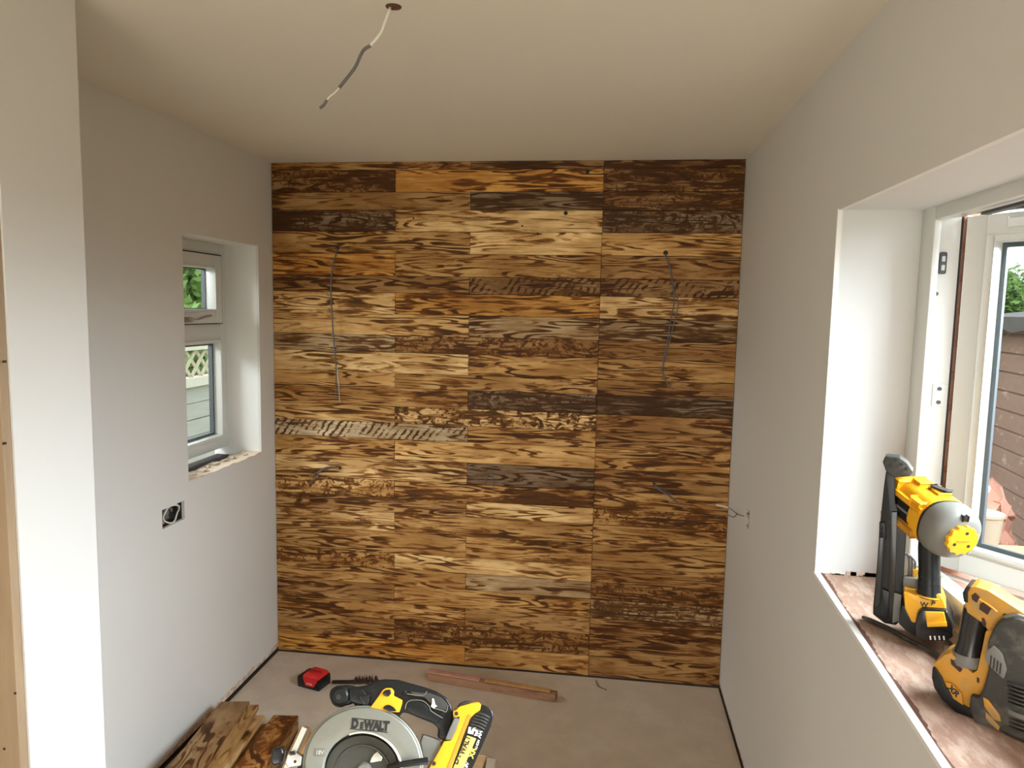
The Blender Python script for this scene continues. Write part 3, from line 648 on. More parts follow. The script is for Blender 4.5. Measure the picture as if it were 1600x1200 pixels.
# pile of burnt planks and offcuts at the left
PLG = None
def plankrun(bm, P0, P1, side, w_, t_, bev=.0015):
    d_ = (P1-P0).normalized(); s_ = Vector((d_.y, -d_.x, 0)).normalized()*-1 if side > 0 else Vector((d_.y, -d_.x, 0)).normalized()
    s_ = Vector((-d_.y, d_.x, 0)).normalized()*(-1 if d_.y > 0 else 1)
    u_ = s_.cross(d_); u_ = u_ if u_.z > 0 else -u_
    s_ = Vector((1, 0, 0))*s_.x+Vector((0, 1, 0))*s_.y
    if s_.x < 0: s_ = -s_
    obox(bm, (P0+P1)/2+s_*(w_/2)-u_*(t_/2), d_, s_, u_, (P1-P0).length, w_, t_, bev); return bm
def loose(name, label, a0, a1, z0, z1, w_, t_, m, col=None, ext=1.35, cat='plank', grp=None, **att):
    P0 = onZ(*a0, z0); P1 = onZ(*a1, z1); P1 = P0+(P1-P0)*ext
    me_ = plankrun(bmesh.new(), P0, P1, 1, w_, t_); ctr = (P0+P1)/2
    # rotate texture axes: object's own X runs along the plank
    o = obj(name, me_, m, origin=ctr)
    d_ = (P1-P0).normalized(); az = math.atan2(d_.y, d_.x)
    for v in o.data.vertices: v.co = Matrix.Rotation(-az, 3, 'Z')@v.co
    o.rotation_euler = (0, 0, az)
    tag(o, label, cat, grp)
    if col: o.color = (*col, 1)
    for k, v in att.items(): o[k] = v
    return o
loose('loose_plank', 'wide greyish-brown burnt plank on top of the pile against the left wall', (345, 1096), (262, 1200), .095, .150, .112, .018, M['burnt'], (.42, .26, .12), char=.05, mott=.0, diag=0.)
loose('loose_plank', 'narrow pale-edged plank lying beside the wide plank on the left pile', (386, 1101), (322, 1200), .092, .135, .046, .020, M['burnt'], (.62, .40, .17), char=.06, mott=.0, diag=0.)
loose('loose_plank', 'pale sawn plank lower down the right side of the left pile', (394, 1117), (333, 1200), .064, .105, .050, .018, M['burnt'], (.78, .54, .27), char=.02, mott=.0, diag=0.)
loose('loose_plank', 'tan plank at the outer right edge of the left pile', (402, 1131), (352, 1200), .036, .08, .040, .017, M['burnt'], (.56, .33, .15), char=.06, mott=.0, diag=0.)
loose('loose_plank', 'thick middle plank under the wide greyish plank by the left wall', (352, 1120), (268, 1212), .070, .10, .125, .030, M['burnt'], (.5, .3, .13), char=.06, mott=.0, diag=0.)
loose('loose_plank', 'bottom plank of the pile on the floor by the left wall', (360, 1128), (290, 1208), .038, .05, .13, .034, M['burnt'], (.5, .3, .13), char=.06, mott=.0, diag=0.)
loose('loose_plank', 'orange-brown burnt plank with dark flame marks between the pile and the saw', (427, 1117), (366, 1200), .070, .110, .098, .020, M['burnt'], (.56, .27, .07), char=.17, mott=.5, diag=0.)
loose('loose_plank', 'plank under the orange-brown burnt plank beside the saw', (430, 1126), (376, 1200), .048, .080, .092, .044, M['burnt'], (.4, .23, .09), char=.12, mott=.0, diag=0.)
loose('timber_lath', 'pale split lath left of the orange lath beside the saw base', (468, 1136), (440, 1200), .03, .03, .022, .018, M['lath'], cat='lath', ext=1.1)
loose('timber_lath', 'orange-brown sawn lath between two pale laths beside the saw', (477, 1139), (447, 1200), .045, .045, .022, .022, M['offcut'], cat='lath', ext=1.1)
loose('timber_lath', 'pale wide lath right of the orange lath beside the saw', (487, 1143), (456, 1200), .038, .038, .034, .020, M['lath'], cat='lath', ext=1.1)
for k, (p0, p1, w_, lb) in enumerate((((746, 1180), (733, 1215), .032, 'tan timber offcut on the floor just right of the saw battery'), ((762, 1184), (755, 1212), .030, 'palest timber offcut standing out right of the saw battery'))):
    loose('timber_offcut', lb, p0, p1, .06, .06, w_, .058, M['paper'] if k else M['lath'], cat='offcut', ext=1.5)

# ------------------------------------------------------------------ circular saw (stands on a bench below the frame)
PS = Plane(CAM+bk(567, 1197)*1.13, (.24, -.84, .48))
sw = thing('circular_saw', 'black, yellow and silver cordless circular saw in front of the plank pile', 'circular saw', PS.p(567, 1290))
def arc(cx, cy, r, a0, a1, n=40): return [(cx+r*math.cos(R(a0+(a1-a0)*k/n)), cy-r*math.sin(R(a0+(a1-a0)*k/n))) for k in range(n+1)]
# upper guard: crescent plate with a rim
out = arc(567, 1197, 92, -8, 188); inn = arc(566, 1205, 60, 188, -8)
grd = obj('blade_guard', prism(PS, out+inn, 0, .016, bev=.003), M['alu'], sw)
rim = obj('guard_rim', prism(PS, arc(567, 1197, 95, -8, 188)+arc(567, 1197, 90, 188, -8), -.038, .012, bev=.002, ref=.012), M['alu'], grd)
obj('guard_lit_edge', prism(PS, arc(566, 1205, 63, -8, 110)+arc(566, 1205, 59, 110, -8), .008, .0185, bev=.001), M['alu2'], grd)  # bright arc paints the light caught on the right of the guard
obj('guard_back', prism(PS, arc(566, 1200, 90, -10, 190), -.040, -.036, ref=0), M['black'], grd)
def ctext(s, px, py, sizepx, angdeg, m, h, bold=.0, sx=1, par=None, name='lettering', pl=PS):
    u, v = pl.uv(px, py, h); u2, v2 = pl.uv(px+10, py, h); sc_ = math.hypot(u2-u, v2-v)/10
    return text(name, s, pl, u, v, h, sizepx*sc_, R(angdeg), m, par or sw, bold=bold*sc_*sizepx, sx=sx)
PX = lambda n: (Vector(PS.uv(567+n, 1197))-Vector(PS.uv(567, 1197))).length
def strip(pl, x0, y0, x1, y1, wpx, h0, h1, bm=None):
    dx, dy = x1-x0, y1-y0; l = math.hypot(dx, dy); nx, ny = -dy/l*wpx/2, dx/l*wpx/2
    return prism(pl, [(x0+nx, y0+ny), (x1+nx, y1+ny), (x1-nx, y1-ny), (x0-nx, y0-ny)], h0, h1, bm=bm)
ctext('D', 554.5, 1131.5, 18, -5.5, M['ink'], .0165, bold=.07, sx=.78, par=grd)
ctext('E', 565, 1134, 12, -5.5, M['ink'], .0165, bold=.07, sx=.8, par=grd)
ctext('WALT', 588.3, 1134.6, 18, -5.5, M['ink'], .0165, bold=.07, sx=.76, par=grd)
bm = strip(PS, 550, 1122, 610, 1128, 1.3, .0158, .0166); strip(PS, 547, 1138.5, 606, 1144.5, 1.3, .0158, .0166, bm); obj('lettering', bm, M['ink'], grd, smooth=0)
obj('voltage_badge', prism(PS, [(491, 1169), (508, 1170), (508, 1182), (490, 1181)], .0155, .0168, bev=.0005), M['grey'], grd)
ctext('18V', 499.5, 1176, 8, -3, M['alu2'], .0172, bold=.03, par=grd)
# blade and lower guard
obj('saw_blade', prism(PS, arc(566, 1205, 66, 0, 359, 90)[:-1], -.014, -.011, ref=0), M['blade'], sw)
bm = prism(PS, arc(566, 1207, 59, 0, 359, 60)[:-1], -.010, .000, bev=.002); lg = obj('lower_guard', bm, M['blade'], sw)
obj('guard_rib', prism(PS, arc(566, 1207, 44, 0, 180)+arc(566, 1207, 41, 180, 0), -.002, .003, bev=.001), M['blade'], lg)
c_ = PS.p(568, 1205, 0)
obj('blade_bolt', cyl(c_-PS.n*.004, c_+PS.n*.009, PX(14), PX(12), bev=.002), M['grey'], sw)
obj('guard_clip', prism(PS, [(584, 1178), (590, 1174), (598, 1184), (596, 1189), (578, 1192), (580, 1184)], .0005, .004, bev=.001), M['alu2'], sw)
obj('guard_lever', tube([PS.p(606, 1199, .014), PS.p(625, 1195, .022), PS.p(650, 1191, .026), PS.p(668, 1189, .024)], lambda t: .0035+.0015*t), M['gloss'], sw)
# motor housing behind and main body
hs = [(514, 1088), (516, 1077), (526, 1071), (545, 1070), (556, 1073), (572, 1071), (588, 1063), (600, 1061), (622, 1062), (640, 1067), (662, 1073), (682, 1080), (698, 1090), (706, 1103), (709, 1118), (704, 1140), (700, 1158), (684, 1154), (686, 1138), (676, 1130), (655, 1122), (636, 1114), (628, 1113), (622, 1125), (600, 1130), (570, 1125), (560, 1112), (552, 1098), (545, 1102), (528, 1103), (518, 1098)]
bd = obj('body_shell', prism(PS, hs, -.034, .004, bev=.009, r=.004), M['black'], sw)
obj('front_knob', cyl(PS.p(531, 1088, .0)-PS.n*.02, PS.p(531, 1088, .012), PX(17), PX(15), bev=.004, seg=32), M['black'], sw)
obj('knob_screw', cyl(PS.p(529, 1089, .011), PS.p(529, 1089, .0135), PX(4)), M['dark'], sw)
obj('front_arm', prism(PS, [(545, 1076), (566, 1076), (578, 1092), (575, 1103), (558, 1100), (546, 1096)], -.01, .010, bev=.004, r=.003), M['black'], sw)
obj('arm_ridge', prism(PS, [(560, 1088), (578, 1085), (574, 1100), (568, 1102)], .008, .013, bev=.002, r=.002), M['gloss'], sw)
yl = obj('yellow_housing', prism(PS, [(578, 1106), (590, 1090), (598, 1078), (603, 1075), (612, 1075), (616, 1080), (615, 1087), (629, 1094), (628, 1101), (624, 1113), (600, 1112), (590, 1112)], -.02, .0125, bev=.002, r=.0015), M['yellow'], sw)
obj('lock_button', prism(PS, [(597, 1083), (602, 1078), (610, 1077), (612, 1082), (607, 1089), (600, 1087)], .010, .015, bev=.002, r=.002), M['gloss'], yl)
obj('trigger_arch', prism(PS, [(598, 1107), (602, 1102), (608, 1101), (615, 1105), (620, 1111), (608, 1112)], .010, .015, bev=.002, r=.002), M['black'], yl)
# grip overmould with raised seam lines
obj('grip_pad', prism(PS, [(637, 1098), (640, 1093), (655, 1094), (664, 1099), (670, 1108), (692, 1121), (684, 1130), (660, 1122), (640, 1113), (634, 1106)], .002, .0085, bev=.003, r=.003), M['black'], bd)
obj('grip_pad', prism(PS, [(640, 1080), (666, 1083), (670, 1082), (690, 1090), (700, 1101), (697, 1111), (680, 1106), (672, 1098), (664, 1090), (646, 1087)], .002, .0085, bev=.003, r=.003), M['dusty'], bd)
def seam(pts, m='alu'): return tube([PS.p(x, y, .0085) for x, y in pts], .0006, seg=6)
bm = seam([(636, 1084), (648, 1086), (662, 1086), (667, 1080)]); tube([PS.p(x, y, .0085) for x, y in [(633, 1108), (636, 1098), (644, 1094), (660, 1095), (670, 1103), (674, 1111), (688, 1120), (692, 1122)]], .0006, seg=6, bm=bm)
tube([PS.p(x, y, .0088) for x, y in [(676, 1106), (690, 1110), (697, 1112), (700, 1102)]], .0006, seg=6, bm=bm)
obj('grip_seam', bm, M['alu'], bd)
bm = prism(PS, [(675, 1091), (678, 1092), (680, 1101), (683, 1103), (678, 1107), (673, 1104), (675, 1099)], .0082, .0098, bev=.0004); obj('paint_mark', bm, M['white'], bd)
bm = cyl(PS.p(634, 1081, .004), PS.p(634, 1081, .0065), PX(2.2)); obj('screw', bm, M['dark'], bd)
# dust port
obj('dust_port', prism(PS, [(661, 1148), (688, 1157), (690, 1170), (682, 1186), (672, 1192), (660, 1180), (657, 1160)], -.03, .006, bev=.003, r=.002), M['grey'], sw)
# battery mount and battery
mt = obj('battery_mount', prism(PS, [(712, 1110), (718, 1104), (736, 1099), (748, 1097), (752, 1101), (750, 1110), (742, 1115), (735, 1122), (724, 1150), (715, 1175), (704, 1205), (690, 1240), (660, 1240), (668, 1205), (685, 1175), (694, 1158), (704, 1157), (712, 1142), (718, 1122)], -.03, .012, bev=.002, r=.0015), M['yellow'], sw)
obj('mount_slot', strip(PS, 734, 1117, 700, 1203, 5, .0122, .0128), M['yellowd'], mt)
obj('mount_insert', prism(PS, [(710, 1122), (719, 1123), (712, 1142), (706, 1156), (696, 1156), (702, 1140)], -.01, .0135, bev=.001, r=.001), M['grey'], mt)
bm = cyl(PS.p(713, 1115, .010), PS.p(713, 1115, .0138), PX(5.2)); obj('screw_boss', bm, M['yellow'], mt)
for sx_, sy_, sh2 in ((713, 1115, .0143), (678, 1193, .0135)): obj('screw', cyl(PS.p(sx_, sy_, .010), PS.p(sx_, sy_, sh2), PX(3)), M['dark'], mt)
obj('top_latch', prism(PS, [(716, 1105), (720, 1099), (730, 1095), (740, 1096), (728, 1101)], -.02, .006, bev=.001), M['dusty'], mt)
bt = obj('battery', prism(PS, [(751, 1100), (762, 1104), (770, 1112), (771, 1122), (766, 1138), (735, 1208), (722, 1238), (688, 1238), (700, 1205), (722, 1150), (736, 1120), (748, 1109)], -.034, .010, bev=.006, r=.003), M['gloss'], sw)
bm = bmesh.new()
for k in range(6):
    x0, y0 = 744-k*2.0, 1113+k*4.6; tube([PS.p(x0, y0, .0095), PS.p(x0+12, y0+3.5, .011), PS.p(x0+21, y0+8.5, .0095)], .0013, seg=8, bm=bm)
obj('battery_rib', bm, M['dusty'], bt)
lb = obj('battery_label', prism(PS, [(730, 1149), (744, 1154), (722, 1205), (712, 1230), (697, 1226), (706, 1205)], .0098, .0112, bev=.0003), M['label'], bt)
AX = 66
ctext('D', 712.5, 1189.0, 15, AX, M['ink'], .0114, bold=.02, sx=.8, par=bt)
ctext('E', 717.0, 1181, 10, AX, M['ink'], .0114, bold=.02, sx=.8, par=bt)
ctext('WALT', 726.5, 1164, 15, AX, M['ink'], .0114, bold=.02, sx=.66, par=bt)
ctext('5', 740, 1142.5, 20, AX+10, M['white'], .0114, bold=.05, sx=1.15, par=bt)
ctext('AH', 750.0, 1147.5, 7.5, AX+5, M['white'], .0112, bold=.04, par=bt)
ctext('XR', 738.5, 1176.5, 11, AX, M['label'], .0114, bold=.04, par=bt)
ctext('LI-ION', 746, 1163.0, 5.5, AX, M['white'], .0112, bold=.02, sx=.8, par=bt)
ctext('18V', 729, 1197.0, 7, AX, M['white'], .0112, bold=.02, par=bt)
# shoe (base plate) and its bracket at the left
sh_ = obj('base_plate', strip(PS, 476, 1137, 436, 1225, 8, -.03, .008), M['alu2'], sw)
obj('base_plate', prism(PS, [(440, 1222), (452, 1222), (640, 1285), (720, 1300), (720, 1306), (636, 1294)], -.06, .05, bev=.001, ref=0), M['alu2'], sw)
obj('bevel_bracket', prism(PS, [(449, 1178), (462, 1176), (472, 1182), (470, 1197), (450, 1200), (445, 1192)], -.01, .014, bev=.003, r=.002), M['alu2'], sw)
bm = cyl(PS.p(461, 1190, .012), PS.p(461, 1190, .0148), PX(2.2)); obj('screw', bm, M['dark'], sw)
obj('bracket_slot', prism(PS, [(452, 1175), (460, 1173), (462, 1179), (453, 1181)], .0, .0150, bev=.001), M['gloss'], sw)
obj('adjust_knob', prism(PS, [(426, 1170), (440, 1166), (444, 1176), (440, 1194), (426, 1197), (421, 1188)], -.02, .006, bev=.004, r=.003), M['gloss'], sw)
obj('bracket_arm', prism(PS, [(470, 1186), (484, 1184), (486, 1190), (476, 1196), (466, 1215), (458, 1214)], -.01, .006, bev=.001), M['black'], sw)
# bench under the saw, below the frame
q = PS.p(600, 1300)
bz = q.z-.02
bn = thing('work_bench', 'timber work bench carrying the circular saw, just below the picture edge', 'bench', (1.25, -2.45, 0))
obj('bench_top', box(.98, 1.50, q.y-.42, q.y+.035, bz-.03, bz, bev=.003), M['ply'], bn)
for lx in (1.01, 1.47):
    for ly in (q.y-.38, q.y+.0): obj('leg', box(lx-.022, lx+.022, ly-.022, ly+.022, 0, bz-.03, bev=.002), M['lath'], bn)

# ------------------------------------------------------------------ nailer on the right sill
base_n = onZ(1425, 985, 1.0)
PN = Plane(base_n, (CAM[0]-base_n.x, CAM[1]-base_n.y, 0))
zb_ = zs(base_n.y)-.002
nl = thing('nail_gun', 'tall yellow and black cordless nail gun standing at the far end of the right sill', 'nail gun', (base_n.x, base_n.y, zb_))
mg = obj('magazine', prism(PN, [(1384, 738), (1398, 742), (1399, 785), (1411, 822), (1416, 832), (1412, 900), (1408, 968), (1400, 977), (1382, 974), (1364, 960), (1364, 950), (1370, 885), (1375, 818), (1381, 760)], -.030, .004, bev=.004, r=.002), M['black'], nl)
obj('magazine_rail', prism(PN, [(1392, 800), (1402, 800), (1400, 880), (1396, 970), (1386, 970), (1390, 880)], .002, .010, bev=.002, r=.001), M['gloss'], mg)
obj('magazine_rail', prism(PN, [(1376, 820), (1382, 822), (1375, 940), (1370, 950), (1366, 946)], .000, .008, bev=.002, r=.001), M['gloss'], mg)
obj('magazine_catch', prism(PN, [(1378, 920), (1390, 925), (1388, 968), (1376, 962)], .002, .012, bev=.003, r=.002), M['black'], mg)
obj('magazine_catch', prism(PN, [(1397, 926), (1409, 930), (1406, 970), (1394, 974)], .002, .014, bev=.003, r=.002), M['grey'], mg)
obj('magazine_lug', prism(PN, [(1374, 816), (1383, 816), (1385, 842), (1373, 842)], .0, .008, bev=.002), M['black'], mg)
ns = obj('nose_piece', prism(PN, [(1379, 722), (1384, 713), (1406, 715), (1418, 724), (1427, 737), (1422, 745), (1396, 746), (1385, 738)], -.034, .006, bev=.006, r=.002), M['dusty'], nl)
bm = bmesh.new()
for x, y in ((1390, 718), (1399, 719), (1408, 726), (1416, 733), (1392, 728)): cyl(PN.p(x, y, -.02), PN.p(x, y, .011), .0045, .003, seg=10, bm=bm)
obj('nose_tooth', bm, M['black'], ns)
# motor body: lofted along a level axis that comes towards the camera
Cb = PN.p(1424, 780, -.045)
dirf = Vector(bk(1499, 840)); tt = (Cb.z-CAM[2])/dirf.z; Cf = Vector(CAM)+dirf*tt           # front centre at the same height
axn = (Cf-Cb); 
mx_l = .150
if axn.length > mx_l+.06 or axn.length < .08:
    Cf = PN.p(1499, 840, .085); axn = Cf-Cb
LN = axn.length; ax_ = axn.normalized(); side = ax_.cross(Vector((0, 0, 1))).normalized(); upn = side.cross(ax_).normalized()
def sec(t, rs, ru, ex=2.6, du=0): return (Cb+ax_*(LN*t)+upn*du, side, upn, rs, ru, ex)
pr = (Cf-Vector(CAM)).dot(Vector(ROT[:, 2]))/F                                           # metres per pixel at the cap
r45 = 43*pr
pb_ = (Cb-Vector(CAM)).dot(Vector(ROT[:, 2]))/F; rb, ru_ = 33*pb_, 37*pb_
bdy = obj('motor_housing', loft([sec(-.16, rb*.55, ru_*.6, 3), sec(-.12, rb*.85, ru_*.88, 3), sec(.0, rb*.97, ru_*.98, 3.2), sec(.3, rb, ru_, 3.2), sec(.62, r45*.95, r45*.97, 2.8), sec(.72, r45*.96, r45*.98, 2.6)], 40), M['yellow'], nl)
cap = obj('end_cap', loft([sec(.70, r45*.98, r45*1.0, 2.4), sec(.74, r45, r45*1.03, 2.4), sec(.86, r45, r45*1.01, 2.4), sec(.94, r45*.93, r45*.95, 2.2), sec(.98, r45*.80, r45*.82, 2.1), sec(1.02, r45*.62, r45*.64, 2), sec(1.03, r45*.3, r45*.3, 2)], 40), M['grey'], nl)
obj('cap_band', loft([sec(.67, r45*.975, r45*.99, 2.5), sec(.71, r45*.99, r45*1.01, 2.5)], 36), M['black'], cap)
# yellow scalloped knob on the cap, facing along the axis
PKn = Plane(Cb+ax_*(LN*1.02), ax_)
kc = Vector(PKn.uv(1500, 842)); rk = 24*pr
pts = [(kc.x+(rk*(1+.045*(1 if (k//3) % 2 else -1)))*math.cos(k*2*math.pi/72), kc.y+(rk*(1+.045*(1 if (k//3) % 2 else -1)))*math.sin(k*2*math.pi/72)) for k in range(72)]
knb = obj('depth_knob', prism(PKn, pts, -.012, .009, bev=.0012, px=False), M['yellow'], nl)
for a_ in (75, 205, 320): obj('screw', cyl(PKn.w(kc.x+rk*.58*math.cos(R(a_)), kc.y+rk*.58*math.sin(R(a_)), .006), PKn.w(kc.x+rk*.58*math.cos(R(a_)), kc.y+rk*.58*math.sin(R(a_)), .0096), rk*.11, seg=12), M['dark'], knb)
obj('knob_bar', prism(PKn, [(kc.x-rk*.4, kc.y-.0012), (kc.x+rk*.4, kc.y-.0012), (kc.x+rk*.4, kc.y+.0012), (kc.x-rk*.4, kc.y+.0012)], .009, .0105, px=False), M['yellowd'], knb)
obj('cap_latch', obox(bmesh.new(), Cb+ax_*(LN*.97)+upn*(r45*.78)-side*.002, side, ax_, upn, .010, .014, .008, .002), M['dark'], cap)
# raised yellow details and side vents
def hb_(name, t, ds, du, l, w_, h_, m, bv=.003, ax2=None): return obj(name, obox(bmesh.new(), Cb+ax_*(LN*t)-side*ds+upn*du, ax2 or ax_, side, upn, l, w_, h_, bv), M[m], bdy)
hb_('housing_rail', .28, -rb*.93, ru_*.50, LN*.72, .012, .011, 'yellow')
hb_('housing_boss', .0, -rb*.70, ru_*.80, .030, .024, .018, 'yellow', .004)
hb_('housing_boss', .52, -rb*.90, ru_*.66, .030, .014, .015, 'yellow', .004)
hb_('housing_boss', .16, -rb*.05, ru_*1.02, .026, .022, .010, 'yellow', .003)
hb_('selector_plate', .42, rb*.18, ru_*1.03, .034, .024, .006, 'yellow', .002)
hb_('selector_lever', .43, rb*.2, ru_*1.11, .030, .009, .009, 'dusty', .003, ax_-side*.6)
hb_('side_label', .24, -rb*1.0, -ru_*.04, LN*.44, .003, ru_*.72, 'gloss', .001)
hb_('side_print', .24, -rb*1.03, -ru_*.02, LN*.36, .001, .005, 'grey', 0)
hb_('housing_rib', .24, -rb*.90, -ru_*.62, LN*.66, .014, .014, 'yellowd', .004)
# grip, collar, foot, battery
hc0 = PN.p(1452, 858, .03); hc1 = PN.p(1452, 924, .03); hr = .0215
grp_ = obj('grip', loft([((hc0.x, hc0.y, hc0.z+.02), PN.r, PN.n, hr*.95, .026, 2.2), (hc0, PN.r, PN.n, hr*.95, .026, 2.2), ((hc0+hc1)/2, PN.r, PN.n, hr*.92, .024, 2.2), (hc1, PN.r, PN.n, hr*1.0, .026, 2.2), (PN.p(1451, 930, .03), PN.r, PN.n, hr*1.12, .029, 2.2)], 32), M['black'], nl)
obj('grip_ring', loft([(PN.p(1452, 927, .03), PN.r, PN.n, hr*1.16, .030, 2.2), (PN.p(1452, 929, .03), PN.r, PN.n, hr*1.16, .030, 2.2)], 32), M['yellow'], grp_)
bm = bmesh.new()
for y in (898, 909): loft([(PN.p(1452, y, .03), PN.r, PN.n, hr*.965, .0252, 2.2), (PN.p(1452, y+1.2, .03), PN.r, PN.n, hr*.965, .0252, 2.2)], 32, bm=bm)
obj('grip_ring', bm, M['gloss'], grp_)
ft = obj('yellow_foot', prism(PN, [(1412, 924), (1430, 930), (1468, 928), (1474, 938), (1481, 958), (1470, 975), (1425, 972), (1414, 950)], -.02, .052, bev=.006, r=.003, ref=.05), M['yellow'], nl)
ctext('W', 1444, 945, 12, 2, M['ink'], .0530, par=ft, pl=PN, name='handwriting', bold=.02)
ctext('P', 1458, 943, 12, -6, M['ink'], .0530, par=ft, pl=PN, name='handwriting', bold=.02)
bt = obj('battery', prism(PN, [(1434, 958), (1441, 952), (1480, 955), (1486, 968), (1491, 980), (1489, 996), (1480, 1002), (1440, 1002), (1430, 996), (1430, 975)], -.02, .068, bev=.006, r=.003, ref=.068), M['gloss'], nl)
obj('battery_side', prism(PN, [(1410, 946), (1432, 954), (1434, 998), (1414, 984), (1404, 974)], -.03, .050, bev=.004, r=.002, ref=.05), M['black'], nl)
obj('release_button', prism(PN, [(1445, 956), (1475, 957), (1480, 979), (1449, 980)], .064, .0715, bev=.002, r=.002), M['yellow'], bt)
obj('button_lip', prism(PN, [(1448, 973), (1479, 972), (1480, 979), (1449, 980)], .070, .0745, bev=.001, r=.001), M['yellow'], bt)
bm = bmesh.new()
for k in range(4): prism(PN, [(1452+k*7, 994), (1454.5+k*7, 994), (1455.5+k*7, 1000), (1453+k*7, 1000)], .066, .0692, bm=bm)
obj('charge_light', bm, M['white'], bt)
# guard bracket between magazine and grip
bm = bmesh.new()
for k in range(3): tube([PN.p(1412+k*5, 862+k*3, -.01), PN.p(1420+k*5, 872+k*3, -.01), PN.p(1420+k*4.5, 895, -.01), PN.p(1416+k*5, 905, -.01)], .0022, seg=8, bm=bm)
obj('guard_wire', bm, M['cable'], nl)
obj('guard_bracket', prism(PN, [(1411, 903), (1435, 905), (1436, 920), (1424, 926), (1411, 922)], -.02, .01, bev=.003, r=.002), M['grey'], nl)
obj('rear_latch', prism(PN, [(1426, 890), (1435, 890), (1434, 903), (1426, 903)], -.02, -.005, bev=.001), M['yellow'], nl)
# belt hook lying forward on the sill
hp = [onZ(x, y, .9) for x, y in ((0, 0),)]
def sz(px, py, dz=.006):
    z = 1.0
    for _ in range(4): q = onZ(px, py, z+dz); z = zs(q.y)-.002
    q = onZ(px, py, z+dz); return q
tag(obj('metal_strip', tube([sz(1348, 964), sz(1362, 970), sz(1392, 984), sz(1420, 1000), sz(1450, 1015), sz(1478, 1033)], lambda t: .0045+.0045*math.sin(math.pi*min(1, t*1.2)**.8)*.6+.001, flat=.65), M['dusty']), 'dark flat metal strip lying on the sill in front of the nail gun', 'strip')
tag(obj('paper_scrap', obox(bmesh.new(), sz(1490, 1022, .002), (1, -.5, 0), (.5, 1, 0), (0, 0, 1), .035, .07, .0015, .0004), M['paper']), 'grey-white card scrap on the sill between the two tools', 'scrap')
# ------------------------------------------------------------------ second tool, nearest on the sill
bt0 = sz(1520, 1118, .0)
PT = Plane(bt0, (CAM[0]-bt0.x-.25, CAM[1]-bt0.y, 0))
tl = thing('cordless_trimmer', 'dusty yellow and grey cordless power tool nearest the camera on the right sill', 'power tool', bt0)
th_ = obj('top_handle', prism(PT, [(1508, 940), (1506, 926), (1512, 917), (1526, 916), (1545, 922), (1600, 957), (1640, 985), (1640, 1000), (1575, 975), (1566, 968), (1558, 974), (1554, 986), (1545, 984), (1535, 972), (1512, 956)], -.045, .004, bev=.004, r=.002, ref=0), M['yellowd'], tl)
obj('handle_rim', prism(PT, [(1506, 940), (1504, 926), (1510, 916), (1517, 917), (1512, 926), (1512, 942)], -.04, .007, bev=.002, r=.001), M['black'], th_)
bm = prism(PT, [(1518, 930), (1524, 926), (1531, 933), (1526, 942), (1519, 937)], .002, .0046); prism(PT, [(1531, 943), (1536, 941), (1549, 951), (1543, 961), (1530, 952)], .002, .0046, bm=bm); prism(PT, [(1534, 965), (1538, 966), (1541, 974), (1540, 981), (1534, 975)], .002, .0046, bm=bm)
prism(PT, [(1566, 962), (1569, 958), (1573, 960), (1570, 965)], .002, .0046, bm=bm)
obj('vent_slot', bm, M['brown'], th_)
obj('handle_ridge', tube([PT.p(x, y, .0045) for x, y in ((1530, 936), (1546, 946), (1558, 956))], .0016, seg=6), M['yellow'], th_)
gp0 = PT.p(1527, 950, -.020); gp1 = PT.p(1512, 1022, -.018)
obj('grip', loft([(gp0, PT.r, PT.n, .0205, .021, 2.3), ((gp0*.6+gp1*.4), PT.r, PT.n, .0200, .021, 2.3), ((gp0*.25+gp1*.75), PT.r, PT.n, .0195, .020, 2.3), (gp1, PT.r, PT.n, .0225, .024, 2.3)], 28), M['gloss'], tl)
cl_ = PT.p(1510, 1030, -.018)
obj('grip_collar', loft([(gp1-Vector((0, 0, -.004)), PT.r, PT.n, .023, .024, 2.3), (cl_, PT.r, PT.n, .027, .028, 2.3), (cl_-Vector((0, 0, .006)), PT.r, PT.n, .026, .027, 2.3)], 28), M['grey'], tl)
bh = obj('lower_housing', prism(PT, [(1460, 1036), (1476, 1022), (1486, 1018), (1490, 1022), (1505, 1036), (1521, 1050), (1528, 1046), (1536, 1010), (1541, 985), (1552, 982), (1556, 1010), (1545, 1050), (1538, 1080), (1530, 1088), (1520, 1106), (1506, 1102), (1490, 1088), (1474, 1066), (1463, 1048)], -.045, .006, bev=.003, r=.002, ref=0), M['yellowd'], tl)
obj('housing_slot', prism(PT, [(1485, 1030), (1490, 1032), (1504, 1046), (1500, 1051), (1486, 1038)], .004, .0075, bev=.0005), M['brown'], bh)
obj('housing_screw', prism(PT, [(1526, 1058), (1530, 1060), (1530, 1068), (1526, 1066)], .004, .007, bev=.001), M['brown'], bh)
bk_ = obj('battery', prism(PT, [(1459, 1040), (1463, 1040), (1474, 1056), (1480, 1072), (1500, 1094), (1516, 1104), (1530, 1096), (1532, 1130), (1516, 1128), (1498, 1112), (1474, 1090), (1462, 1072), (1458, 1056)], -.05, .010, bev=.004, r=.002, ref=0), M['black'], tl)
obj('battery_side_panel', prism(PT, [(1476, 1066), (1486, 1068), (1502, 1084), (1505, 1102), (1490, 1092)], .009, .0115, bev=.0005), M['yellowd'], bk_)
ctext('XR', 1490, 1080, 14, -38, M['ink'], .0117, bold=.04, par=bk_, pl=PT)
mb = obj('motor_body', None or prism(PT, [(1556, 975), (1566, 964), (1590, 960), (1625, 972), (1640, 1000), (1644, 1080), (1640, 1160), (1620, 1185), (1596, 1186), (1572, 1172), (1556, 1158), (1530, 1132), (1518, 1100), (1520, 1080), (1532, 1085), (1540, 1070), (1548, 1040), (1546, 1000)], -.062, .020, bev=.018, r=.006, ref=.0), M['dusty'], tl)
